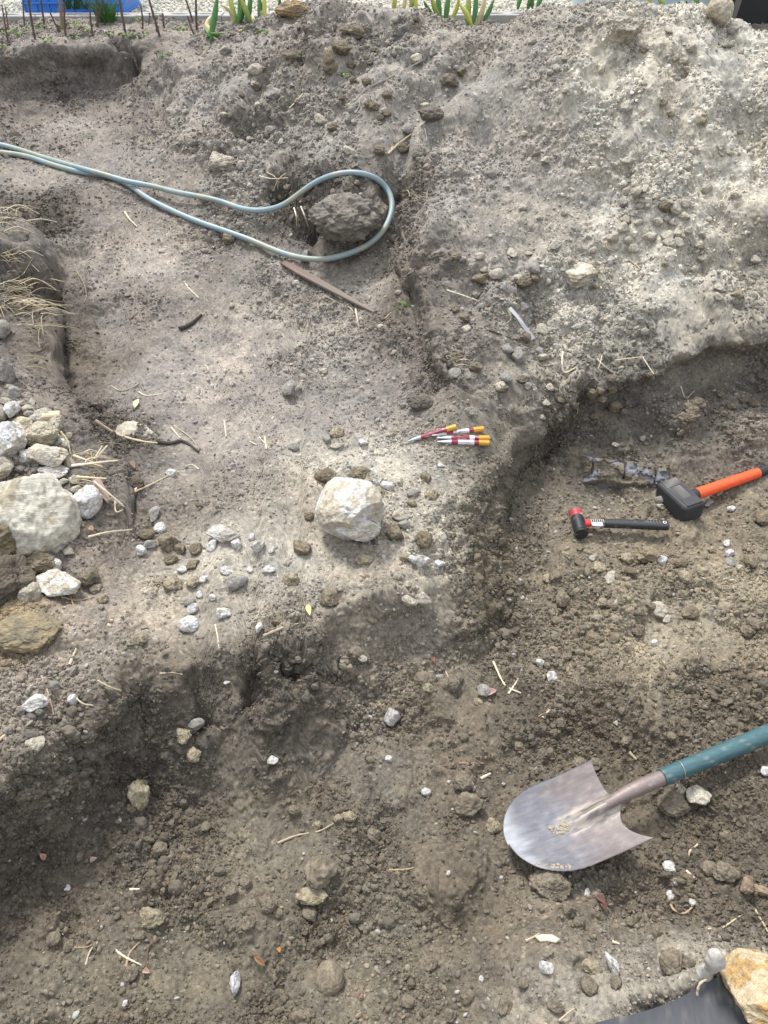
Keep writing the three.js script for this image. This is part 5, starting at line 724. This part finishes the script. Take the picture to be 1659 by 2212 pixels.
tuft(30, 560, 22, .12, 52, 'sparse dry grass hanging over the shaded left hollow', 40);
tuft(28, 640, 60, .13, 53, 'thick mat of dry grass on the left bank below the hollow', 60);
tuft(60, 690, 24, .16, 54, 'long loose straws falling from the left bank into the channel', 46);
tuft(60, 790, 8, .10, 55, 'few thin dry straws on the bank beside the tall grey stone', 40);
tuft(180, 990, 20, .10, 56, 'spray of yellow straws above the blue-white faceted rock', 36);
tuft(175, 1040, 16, .12, 57, 'tangle of dry straws right beside the blue-white faceted rock', 40);
tuft(120, 1160, 8, .07, 58, 'few straws beneath the right foot of the largest boulder', 26);
tuft(730, 478, 34, .045, 59, 'fringe of pale root stubs under the clod in the hollow', 60);
tuft(885, 428, 26, .08, 60, 'tangle of dry roots right of the hose loop', 34);
tuft(1170, 795, 12, .06, 61, 'sparse root fringe at the left end of the heap lip', 40);
tuft(970, 780, 14, .05, 62, 'root stubs poking from the short scarp left of the heap', 26);
// plank, tape, leaves, chips
function slab(pa, pb, wpx, th, colFn, name, label, cat, o = {}) { // flat curved piece between two picture points
  const A = V3(hit(...pa)), B = V3(hit(...pb)); A.y += (o.liftA ?? th); B.y += (o.liftB ?? th); const L = A.distanceTo(B), dp = depthOf([A.x, A.y, A.z]), w = wpx / F * dp, g = frame(A, B.clone().sub(A));
  const s = new THREE.Shape(), out = o.outline || [[0, -.5], [.25, -.5], [.6, -.45], [1, -.2], [1, .2], [.6, .5], [.2, .5], [0, .3]]; out.forEach(([u, v], i) => i ? s.lineTo(u * L, v * w) : s.moveTo(u * L, v * w));
  const e = new THREE.ExtrudeGeometry(s, { depth: th, bevelEnabled: true, bevelSize: th * .3, bevelThickness: th * .3, bevelSegments: 1, curveSegments: 6, steps: 1 }); e.rotateX(Math.PI / 2);
  const p = e.attributes.position; for (let i = 0; i < p.count; i++) { const u = p.getX(i) / L; p.setY(i, p.getY(i) + (o.bow || 0) * Math.sin(Math.PI * clamp(u, 0, 1)) + (o.curl || 0) * (p.getZ(i) / w) ** 2); } e.computeVertexNormals();
  part(g, o.part || 'body', vcol(e, colFn), o.mat || paint(0, .8)); if (o.roll) g.rotateX(o.roll); const m = g.children[0]; g.remove(m); m.position.copy(g.position); m.quaternion.copy(g.quaternion); return tag(m, name, label, cat);
}
slab([612, 574], [808, 676], 15, .007, (v) => { const t = sstep(.03, .12, v.x + .05 * fbm(v.x * 40, v.y * 40, v.z * 40, 3)), k = 1 + .35 * fbm(v.x * 60, v.y * 60, v.z * 240, 3); return [mix(.15, .21, t) * k, mix(.09, .185, t) * k, mix(.075, .16, t) * k]; }, 'plank', 'split plank with a reddish end lying half buried in the channel', 'plank', { liftA: .014, liftB: .005, outline: [[0, -.3], [.12, -.5], [.5, -.42], [1, -.12], [1, .1], [.75, .3], [.5, .42], [.2, .5], [0, .4]], roll: .25 });
slab([212, 1056], [238, 1094], 16, .006, worn([.34, .25, .22], [.28, .2, .17], .4), 'bark_piece', 'pinkish bark strip right of the blue-white faceted rock', 'bark', { liftA: .03, liftB: .02 });
slab([94, 910], [130, 906], 15, .012, worn([.60, .51, .34], [.30, .24, .16], .3), 'cane_piece', 'pale broken piece of cane among the left pile', 'cane', { liftA: .02, liftB: .02, outline: [[0, -.3], [.2, -.5], [1, -.5], [1, .5], [.1, .4]] });
slab([1100, 672], [1152, 736], 9, .0012, worn([.44, .45, .48], [.34, .335, .32], .35, 70), 'plastic_tape', 'twisted strip of white plastic tape on the heap foot', 'tape', { liftA: .012, liftB: .006, outline: [[0, -.4], [.3, -.6], [.6, -.3], [1, -.5], [1, .4], [.6, .5], [.3, .3], [0, .5]], roll: .5, bow: .006 });
const leaf = [[0, -.05], [.2, -.36], [.45, -.5], [.75, -.32], [1, 0], [.75, .32], [.45, .5], [.2, .36], [0, .05]];
for (const [a, b, w, c, label] of [
  [[1048, 1504], [1072, 1496], 18, [.40, .25, .225], 'pink-red fallen leaf on a grey stone above the shovel'], [[550, 2070], [574, 2092], 12, [.27, .15, .085], 'orange-brown pointed leaf at the bottom centre'],
  [[1284, 1936], [1306, 1956], 16, [.17, .085, .08], 'curled dark red leaf under the shovel'], [[1296, 1952], [1309, 1972], 13, [.16, .08, .075], 'folded tip of dark red leaf below the curled one'],
  [[88, 1848], [100, 1862], 12, [.50, .33, .28], 'pink leaf flake at the far lower left'], [[196, 1866], [212, 1858], 11, [.52, .36, .30], 'pink leaf flake right of the other pink flake'],
  [[601, 2050], [606, 2062], 9, [.50, .27, .06], 'small bright orange flake at the bottom centre'], [[664, 1310], [670, 1336], 12, [.66, .58, .30], 'pale yellow bamboo leaf on the ledge lip'],
  [[292, 884], [300, 868], 13, [.70, .66, .42], 'pale yellow leaf scrap at the left of the channel'], [[282, 1068], [290, 1074], 8, [.28, .18, .12], 'rust leaf scrap below the yellow straw'],
  [[284, 1000], [293, 1018], 9, [.30, .19, .13], 'rust leaf scrap above the shaded dark clod'], [[98, 1522], [112, 1534], 16, [.30, .15, .09], 'rust needle cluster by the larger white brink stone'],
  [[192, 1144], [204, 1152], 12, [.50, .32, .20], 'tan leaf scrap beneath the blue-white faceted rock'], [[310, 2100], [326, 2106], 12, [.48, .33, .28], 'pink-brown leaf at the foot of the reddish stem'],
  [[775, 2160], [782, 2148], 9, [.32, .2, .16], 'reddish flake at the bottom right of centre'], [[932, 1424], [938, 1436], 9, [.34, .17, .10], 'russet flake on the slope below the nose'],
]) slab(a, b, w, .0008, worn(c, c.map((v) => v * .7), .3, 120), 'leaf', label, 'leaf', { outline: leaf, liftA: .006, liftB: .010, bow: .004, curl: .012, mat: paint(0, .7, { side: THREE.DoubleSide }) });
slab([1156, 2028], [1206, 2035], 15, .005, worn([.66, .57, .42], [.45, .38, .27], .3), 'wood_chip', 'cream splintered wood chip below the shovel', 'wood chip', { liftA: .008, liftB: .010, outline: [[0, -.05], [.25, -.35], [.7, -.5], [1, -.1], [.85, .3], [.5, .25], [.2, .4]] });
{ // white bone-like pieces and the knuckled wood bit
  const shard = (px, py, w, h, yaw, cols, name, label, cat, o = {}) => { const sd = 700 + px, m = new THREE.Mesh(rockGeo(sd, 12, { cuts: 12, depth: .5, rough: .12, cols, spread: .6 }), rockMat), st = setRock(px, py, w, h, { lift: .5, flat: .7, ...o }); m.position.set(...st.pos); m.scale.set(...st.size); m.rotation.set(0, yaw, o.tilt || 0); tag(m, name, label, cat); };
  shard(1318, 2078, 20, 46, .35, [[.60, .60, .59], [.34, .32, .29]], 'bone_piece', 'white bone-like piece standing in dark clods', 'bone');
  shard(508, 2122, 22, 44, -.15, [[.64, .64, .67], [.40, .36, .38]], 'bone_piece', 'bright white broken piece at the bottom centre', 'bone');
  shard(1612, 1910, 40, 34, .5, [[.30, .22, .155], [.20, .15, .11]], 'wood_knuckle', 'knobbly tan piece of wood at the right edge', 'wood');
  shard(1640, 1922, 52, 22, -.5, [[.34, .26, .18], [.24, .18, .13]], 'wood_splinter', 'splintered tan stick end joined to the knobbly wood', 'wood');
  const k = hit(1524, 2102), kg = rod([[0, -.02, 0], [0, .022, 0], [.002, .042, 0], [.002, .060, .0], [.001, .076, 0], [0, .086, 0]].map((v) => V3(v).add(V3(k))), (t) => t < .08 ? .016 : t < .45 ? mix(.016, .0085, (t - .08) / .37) : (.0088 + .0080 * Math.sin(Math.PI * clamp((t - .42) / .6, 0, 1))) * Math.sqrt(Math.max(0.0004, 1 - Math.pow(clamp((t - .7) / .3, 0, 1), 2.5))), 80, 20);
  const p = kg.attributes.position; for (let i = 0; i < p.count; i++) { const n = .0055 * fbm(p.getX(i) * 75, p.getY(i) * 75, p.getZ(i) * 75, 4); p.setX(i, p.getX(i) + n); p.setZ(i, p.getZ(i) + n); } kg.computeVertexNormals();
  tag(new THREE.Mesh(vcol(kg, worn([.42, .41, .385], [.27, .25, .215], .46, 70)), paint(0, .95)), 'concrete_lump', 'pale grey round-headed knob rising beside the rusty rock', 'knob');
}
{ // black pond-liner sheet in the corner
  const nu = 60, nv = 26, pos = [], idx = [], E0 = [[1120, 2290], [1290, 2216], [1400, 2188], [1470, 2160], [1520, 2128], [1590, 2110]].map(([a, b]) => V3(at(a, b, .093))), c = new THREE.CatmullRomCurve3(E0);
  for (let i = 0; i <= nu; i++) for (let j = 0; j <= nv; j++) { const p = c.getPoint(i / nu), t = j / nv; const x = p.x + t * .06, z = p.z + t * .30, edge = .012 * Math.exp(-t * 18); pos.push(x, p.y + .006 + edge - .02 * t + .004 * fbm(x * 14, 2, z * 14, 3), z); }
  for (let i = 0; i < nu; i++) for (let j = 0; j < nv; j++) { const a = i * (nv + 1) + j, b = a + nv + 1; idx.push(a, a + 1, b, a + 1, b + 1, b); }
  const g = new THREE.BufferGeometry(); g.setAttribute('position', new THREE.Float32BufferAttribute(pos, 3)); g.setIndex(idx); g.computeVertexNormals();
  tag(new THREE.Mesh(vcol(g, worn([.075, .08, .09], [.24, .23, .21], .44, 34)), paint(0, .38, { side: THREE.DoubleSide })), 'black_sheet', 'black plastic sheet edge partly covered with soil at the bottom right', 'plastic sheet');
}
// ---------------------------------------------------------------- garden edge, yard and what stands there
const YH = 0.925;
{
  const g = new THREE.PlaneGeometry(120, 60, 240, 120); g.rotateX(-Math.PI / 2); g.translate(0, YH, -4.83 - 30); const p = g.attributes.position; for (let i = 0; i < p.count; i++) p.setY(i, YH + .004 * fbm(p.getX(i) * 2, 1, p.getZ(i) * 2, 2)); const uv = g.attributes.uv; for (let i = 0; i < uv.count; i++) uv.setXY(i, p.getX(i) / .5, p.getZ(i) / .5); g.computeVertexNormals();
  tag(new THREE.Mesh(g, new THREE.MeshStandardMaterial({ color: new THREE.Color().setRGB(.66, .62, .57), roughness: 1, map: grainMap, bumpMap: grainBump, bumpScale: .01 })), 'gravel_yard', 'pale gravel yard behind the block kerb', 'gravel yard', null, 'structure');
  const q = rng(77), M = new THREE.Matrix4(), Q = new THREE.Quaternion(), E = new THREE.Euler(), gr = new THREE.Group();
  for (let v = 0; v < 3; v++) { const n = 11000, im = new THREE.InstancedMesh(grits[v], crumbMat, n); for (let k = 0; k < n; k++) { const z = -4.86 - 2.4 * Math.pow(q(), 1.3), x = (q() - .5) * 7, s = .005 + .006 * q(); E.set(q() * 6, q() * 6, q() * 6); M.compose(new THREE.Vector3(x, YH + .002, z), Q.setFromEuler(E), new THREE.Vector3(s, s * .7, s)); im.setMatrixAt(k, M); const t = .28 + .5 * q(), w = q() < .2 ? .8 : .95; im.setColorAt(k, new THREE.Color().setRGB(t, t * (.93 + .05 * w), t * .9 * w)); } im.name = 'yard_pebbles'; im.userData.kind = 'stuff'; gr.add(im); }
  tag(gr, 'yard_gravel', 'loose pale gravel of the yard behind the kerb', 'gravel', null, 'stuff');
  // kerb of hollow concrete blocks, each with three slots in its top
  const kb = base([0, 0, 0]), sh = new THREE.Shape(), BL = .43; sh.moveTo(-BL / 2 + .002, -.05); sh.lineTo(BL / 2 - .002, -.05); sh.lineTo(BL / 2 - .002, .05); sh.lineTo(-BL / 2 + .002, .05); sh.closePath();
  for (let i = -1; i < 2; i++) { const h = new THREE.Path(); h.absellipse(i * .135, 0, .052, .022, 0, Math.PI * 2); sh.holes.push(h); }
  const bg = new THREE.ExtrudeGeometry(sh, { depth: .15, bevelEnabled: true, bevelSize: .003, bevelThickness: .003, bevelSegments: 1, curveSegments: 10 }); bg.rotateX(-Math.PI / 2); { const u = bg.attributes.uv, p = bg.attributes.position; for (let i = 0; i < u.count; i++) u.setXY(i, (p.getX(i) + p.getZ(i)) / .35, (p.getY(i) + p.getZ(i)) / .35); }
  const bm = [.36, .385, .41].map((v) => new THREE.MeshStandardMaterial({ color: new THREE.Color().setRGB(v * 1.5, v * 1.5, v * 1.48), roughness: .95, map: grainMap, bumpMap: grainBump, bumpScale: .0015 }));
  for (let i = 0; i < 10; i++) { const m = part(kb, 'concrete_block', bg, bm[(i * 5) % 3]); m.position.set(-2.9 + i * (BL + .006) + .113, YH - .122 + .012 * (i / 14) + (hash(i, 2, 3) - .5) * .003, -4.79); }
  tag(kb, 'block_kerb', 'low kerb of grey hollow concrete blocks between bed and gravel yard', 'kerb');
}
{ // blue crate
  const g = base([0, 0, 0]), blue = new THREE.MeshStandardMaterial({ color: new THREE.Color().setRGB(.045, .235, .72), roughness: .4 }), W = .54, D = .36, Hh = .30, L = at(57, 32, YH)[0];
  g.position.set(L + W / 2, YH, -5.06 - D / 2 + .1);
  part(g, 'floor', new RoundedBoxGeometry(W - .02, .006, D - .02, 1, .002).translate(0, .012, 0), blue);
  const wall = (w, h, d, x, y, z) => part(g, 'side_panel', new RoundedBoxGeometry(w, h, d, 1, .0015).translate(x, y, z), blue);
  wall(W - .014, Hh - .01, .004, 0, Hh / 2, D / 2 - .010); wall(W - .014, Hh - .01, .004, 0, Hh / 2, -D / 2 + .010); wall(.004, Hh - .01, D - .024, -W / 2 + .009, Hh / 2, 0); wall(.004, Hh - .01, D - .024, W / 2 - .009, Hh / 2, 0);
  for (const y of [.012, .058, .118, .178, .238, .292]) { part(g, 'rib', new RoundedBoxGeometry(W, .008, .012, 1, .002).translate(0, y, D / 2 - .002), blue); part(g, 'rib', new RoundedBoxGeometry(W, .008, .012, 1, .002).translate(0, y, -D / 2 + .002), blue); part(g, 'rib', new RoundedBoxGeometry(.012, .008, D - .02, 1, .002).translate(W / 2 - .003, y, 0), blue); part(g, 'rib', new RoundedBoxGeometry(.012, .008, D - .02, 1, .002).translate(-W / 2 + .003, y, 0), blue); }
  for (let i = 0; i <= 8; i++) part(g, 'rib', new RoundedBoxGeometry(.007, Hh - .03, .009, 1, .002).translate(-W / 2 + .012 + i * (W - .024) / 8, Hh / 2, D / 2 - .0035), blue);
  tag(g, 'plastic_crate', 'bright blue ribbed plastic crate standing behind the kerb', 'crate');
}
{ // pale blue tub and dark boarding
  const tub = new THREE.MeshStandardMaterial({ color: new THREE.Color().setRGB(.50, .62, .66), roughness: .42 }), g = base([1.66 - .36, YH, -4.72]);
  part(g, 'wall', new THREE.LatheGeometry([[0, .004], [.345, .004], [.35, .02], [.352, .10], [.356, .30], [.36, .62], [.352, .62], [.347, .30], [.34, .03], [0, .02]].map(([a, b]) => new THREE.Vector2(a, b)), 72), tub);
  for (const [y, r] of [[.045, .362], [.20, .364], [.60, .374]]) part(g, 'rim_band', new THREE.LatheGeometry([[r - .016, y - .024], [r, y - .02], [r + .004, y], [r, y + .02], [r - .016, y + .024]].map(([a, b]) => new THREE.Vector2(a, b)), 72), tub);
  part(g, 'side_lug', new RoundedBoxGeometry(.16, .035, .10, 2, .008).translate(-.20, .075, .33), tub);
  tag(g, 'water_tub', 'pale blue round plastic tub behind the heap crest', 'tub');
  const w = base([1.72, YH - .05, -4.68]), dk = [.030, .036, .033].map((v) => mat([v, v * 1.0, v * 1.1], .75));
  for (let i = 0; i < 13; i++) part(w, 'board', new RoundedBoxGeometry(.196, 1.7, .02, 1, .003).translate(.1 + i * .2, .85, hash(i, 1, 1) * .004), dk[i % 3]);
  part(w, 'rail', new RoundedBoxGeometry(2.6, .06, .04, 1, .004).translate(1.3, 1.3, -.03), dk[0]);
  tag(w, 'dark_fence', 'near-black boarding at the upper right beyond the heap', 'fence');
  const s = hit(1606, 62), b = V3([at(1604, 60, 1.0)[0], .9, -4.3]);
  tag(new THREE.Mesh(rod([b, b.clone().add(V3([.02, .25, 0])), b.clone().add(V3([.055, .6, -.02])), b.clone().add(V3([.07, 1.1, -.03]))], (t) => .013 - .003 * t + .001 * Math.sin(t * 50), 60, 10), mat([.17, .16, .15], .9)), 'sapling_trunk', 'thin grey sapling trunk in front of the dark boarding', 'sapling');
}
{ // bare canes of the garden bed
  const k = .26455, L = [[60, 340, 15, 40], [70, 260, 45, 60], [195, 215, 190, -20], [285, 320, 235, -40], [360, 225, 328, -40], [492, 250, 410, 105], [502, 235, 478, -60], [535, 300, 525, 20], [760, 300, 730, 20], [795, 225, 783, -40], [772, 215, 850, -30], [1030, 295, 972, -40], [1010, 250, 985, 90], [1155, 240, 1150, 50], [1205, 215, 1222, 105], [1308, 295, 1205, -40], [1280, 250, 1255, 120], [1345, 230, 1330, 110], [1600, 290, 1530, 130], [1604, 240, 1602, -40], [1580, 180, 1500, -30]];
  L.forEach(([a, b, c, d], i) => {
    const q = hit(a * k, b * k), x0 = q[0], fq = -q[2]; const r = ray(c * k, d * k), t = fq / -r[2] * (.985 + .03 * hash(i, 4, 4)), top = V3([r[0] * t, EYE + r[1] * t, r[2] * t]), bot = V3([x0, G(x0, fq) - .02, -fq]), mid = bot.clone().lerp(top, .5).add(V3([(hash(i, 1, 2) - .5) * .012, 0, 0]));
    const ext = top.clone().sub(bot); if (d < 0) top.addScaledVector(ext.normalize(), .22);
    const rr = i === 6 ? .0085 : i % 4 === 3 ? .0055 : .0045, g = base([0, 0, 0]);
    part(g, 'stem', rod([bot, mid, top], (u) => rr * (1 - .3 * u) * (1 + .18 * Math.pow(Math.abs(Math.sin(u * 19 + i)), 12)), 60, 8), i === 6 ? mat([.23, .18, .15], .9) : mat([.12, .085, .075], .85));
    for (let j = 0; j < 4; j++) { const u = .25 + .18 * j, o = bot.clone().lerp(top, u), s = j % 2 ? 1 : -1; part(g, 'bud', new THREE.ConeGeometry(rr * .7, .016, 6).rotateZ(-s * .7).translate(o.x + s * rr * 1.1, o.y, o.z), mat([.16, .10, .085], .85)); }
    tag(g, 'bare_cane', 'x', 'cane'); inRow('bare canes in the garden bed', g, a + (i === 6 ? .1 : 0));
    g.userData.fix = ['slanting short cut cane', 'thick grey-brown cane'][[5, 6].indexOf(i)] || null;
  });
}
{ // leeks / onions with part-yellow leaves
  const GR = [.075, .21, .06], YE = [.52, .55, .12], DRY = [.66, .58, .33], gm = [[GR, GR], [GR, YE], [YE, YE], [DRY, DRY]].map(([a, b]) => [a, b]);
  const plant = (base_, leaves, label, seed = 1) => { // leaves: list of picture paths and colour kinds
    const g = base([0, 0, 0]);
    for (const [pts, kind, rr] of leaves) { const f = base_[1] + (kind === 3 ? .02 : 0), w = pts.map(([a, b]) => { const r = ray(a, b), t = f / -r[2]; return V3([r[0] * t, EYE + r[1] * t, -f]); }); w.forEach((v, i) => { v.z += .03 * i * ((seed + pts[0][0]) % 3 - 1) * .6; }); const [c0, c1] = gm[kind]; const gg = rod(w, (t) => rr * Math.sin(Math.PI * (.12 + .84 * t)) + .0012, 30, 8); const y0 = w[0].y, y1 = w[w.length - 1].y; part(g, 'leaf', vcol(gg, (v) => { const n = 1 + .25 * fbm(v.x * 50, v.y * 50, v.z * 50, 2), t = clamp((v.y - y0) / (y1 - y0 || 1), 0, 1); return [0, 1, 2].map((k) => mix(c0[k], c1[k], t) * n); }), paint(0, .5)); }
    tag(g, 'onion_plant', label, 'onion plant', 'onion plants behind the heap');
  };
  plant([0, 4.2], [[[[452, 98], [452, 70], [444, 58], [447, 46], [452, 40]], 3, .011], [[[455, 92], [458, 60], [462, 30], [466, -10]], 0, .013], [[[455, 72], [475, 76], [500, 76], [522, 69]], 1, .009], [[[452, 80], [447, 72], [440, 65]], 0, .006], [[[456, 78], [470, 88], [486, 92]], 3, .006], [[[459, 84], [474, 92], [483, 98]], 3, .006]], 'leftmost onion plant with one leaf bent flat to the right');
  plant([0, 4.45], [[[[512, 66], [506, 40], [498, 15], [490, -20]], 1, .012], [[[508, 62], [503, 35], [496, 18], [480, 6]], 3, .008], [[[514, 62], [521, 40], [527, 15], [530, -20]], 0, .012], [[[512, 60], [516, 30], [515, 0], [513, -20]], 0, .009], [[[515, 66], [508, 50], [503, 38]], 3, .007]], 'onion plant with crossing green and yellow leaves left of the hump');
  plant([0, 4.4], [[[[530, 66], [533, 45], [537, 20], [538, -20]], 0, .012], [[[546, 60], [538, 40], [528, 15], [518, -15]], 1, .012], [[[533, 64], [535, 45], [536, 35]], 0, .007], [[[542, 62], [546, 45], [543, 35]], 3, .009], [[[538, 66], [540, 54], [541, 48]], 2, .008]], 'onion plant next to the left hump with a leaning yellow-green leaf');
  plant([0, 4.4], [[[[560, 45], [560, 20], [558, -15]], 0, .010], [[[572, 40], [570, 15], [568, -15]], 2, .010], [[[568, 45], [566, 30], [565, 20]], 3, .007], [[[604, 32], [605, 15], [606, -10]], 0, .008], [[[612, 26], [611, 12]], 0, .006], [[[622, 22], [623, 5], [624, -10]], 0, .008]], 'sparse onion plant right behind the left end of the hump');
  plant([0, 4.35], [[[[850, 30], [852, 5], [854, -20]], 2, .010], [[[870, 30], [874, 5], [878, -20]], 3, .009], [[[884, 28], [890, 5], [880, -20]], 1, .010], [[[900, 30], [897, 0], [890, -20]], 2, .008]], 'onion plant with yellow leaves behind the saddle, left');
  plant([0, 4.4], [[[[950, 50], [948, 20], [946, -20]], 0, .013], [[[962, 50], [966, 20], [972, -20]], 0, .012], [[[955, 48], [940, 20], [928, -20]], 1, .010], [[[970, 48], [985, 20], [992, -15]], 2, .009], [[[940, 40], [925, 20], [915, 0]], 0, .009]], 'dense onion plant behind the middle of the saddle');
  plant([0, 4.3], [[[[1010, 55], [1012, 25], [1014, -20]], 1, .012], [[[1020, 56], [1008, 30], [992, 8]], 2, .011], [[[1030, 54], [1040, 25], [1048, -15]], 3, .011], [[[1022, 52], [1028, 20], [1030, -20]], 0, .011], [[[1044, 46], [1056, 25], [1066, 0]], 0, .010], [[[1016, 58], [1018, 48], [1014, 40]], 2, .009]], 'onion plant with thick yellowed leaves behind the right of the saddle');
  plant([0, 4.45], [[[[1118, 20], [1124, 0], [1130, -20]], 0, .010], [[[1140, 20], [1146, 0], [1154, -20]], 0, .011], [[[1160, 16], [1168, 0], [1176, -20]], 0, .011], [[[1150, 18], [1148, 0], [1146, -20]], 0, .009]], 'green onion plant just left of the heap crest');
  plant([0, 4.1], [[[[1396, 16], [1400, 0], [1404, -20]], 2, .010], [[[1434, 22], [1430, 8], [1420, -12]], 1, .009], [[[1468, 26], [1466, 12], [1462, 2]], 0, .007], [[[1480, 26], [1480, 12], [1478, 0]], 0, .007], [[[1502, 30], [1506, 10], [1512, -20]], 0, .012]], 'onion leaves before the pale blue tub');
}
{ // weeds and the grass clump
  const blade = (p, d, l, c, w = .0025) => vcol(rod([p, p.clone().add(V3([d[0] * .4 * l, l * .7, d[1] * .4 * l])), p.clone().add(V3([d[0] * l, l, d[1] * l]))], (t) => w * (1 - .8 * t), 6, 4), () => c);
  const q = rng(88), c = hit(232, 47), L = []; for (let i = 0; i < 110; i++) { const a = q() * 6.28, s = .3 + .7 * q(); L.push(blade(V3([c[0] + Math.cos(a) * .05 * q(), c[1], c[2] + Math.sin(a) * .04 * q()]), [Math.cos(a) * s, Math.sin(a) * s], .05 + .07 * q(), [.035 + .03 * q(), .12 + .06 * q(), .03])); }
  const gg = base([0, 0, 0]); part(gg, 'grass_blades', mergeGeometries(L), paint(0, .7)).userData.kind = 'stuff'; tag(gg, 'grass_clump', 'dark green grass clump at the kerb by the crate corner', 'grass');
  const cg = hit(152, 44), L2 = []; for (let i = 0; i < 26; i++) { const a = q() * 3.1; L2.push(blade(V3([cg[0] + (q() - .5) * .12, YH + .05, -4.82]), [Math.cos(a) * .8, .2], .10 + .07 * q(), [.03, .085, .035], .004)); }
  const g2 = base([0, 0, 0]); part(g2, 'grass_blades', mergeGeometries(L2), paint(0, .7)).userData.kind = 'stuff'; tag(g2, 'grass_clump', 'dark long-leaved weed standing before the blue crate', 'grass');
  for (const [a, b, r] of [[18, 75, .04], [40, 78, .035], [58, 64, .03], [98, 92, .032], [1, 106, .03], [160, 60, .035], [166, 85, .03], [186, 69, .03], [238, 78, .028], [271, 80, .03], [292, 84, .03], [312, 79, .03], [390, 66, .04], [350, 122, .03], [564, 76, .032], [741, 168, .025], [868, 662, .03], [295, 48, .025], [135, 62, .025], [90, 62, .03]]) {
    const o = hit(a, b), W = []; for (let i = 0; i < 22; i++) { const t = q() * 6.28, rr = r * Math.sqrt(q()), lf = new THREE.CircleGeometry(r * (.16 + .16 * q()), 6); lf.scale(1, .6, 1); lf.rotateX(-1.2 + q() * .8); lf.rotateY(t); lf.translate(o[0] + Math.cos(t) * rr, o[1] + .004 + r * .5 * q(), o[2] + Math.sin(t) * rr); const k = .7 + .6 * q(), y = q() < .25; W.push(vcol(lf, () => y ? [.30 * k, .33 * k, .10 * k] : [.10 * k, .19 * k, .05 * k])); }
    const g = base([0, 0, 0]); part(g, 'leaves', mergeGeometries(W), paint(0, .7, { side: THREE.DoubleSide })).userData.kind = 'stuff'; tag(g, 'weed', 'x', 'weed');
    if (b > 110) g.userData.label = { 350: 'tiny green weed on the rim right of the garden cut', 564: 'x', 741: 'tiny green weed on the left hump of the heap', 868: 'mossy green patch right of the plank' }[a]; else if (a === 564) g.userData.label = 'pale green seedling low on the left hump'; else inRow('tiny green weeds in the garden bed', g, a);
  }
}
nameRows();
scene.traverse((o) => { if (o.userData.fix) { o.userData.label = o.userData.fix + ' in the garden bed before the crate'; } delete o.userData.fix; });
renderer.render(scene, camera);
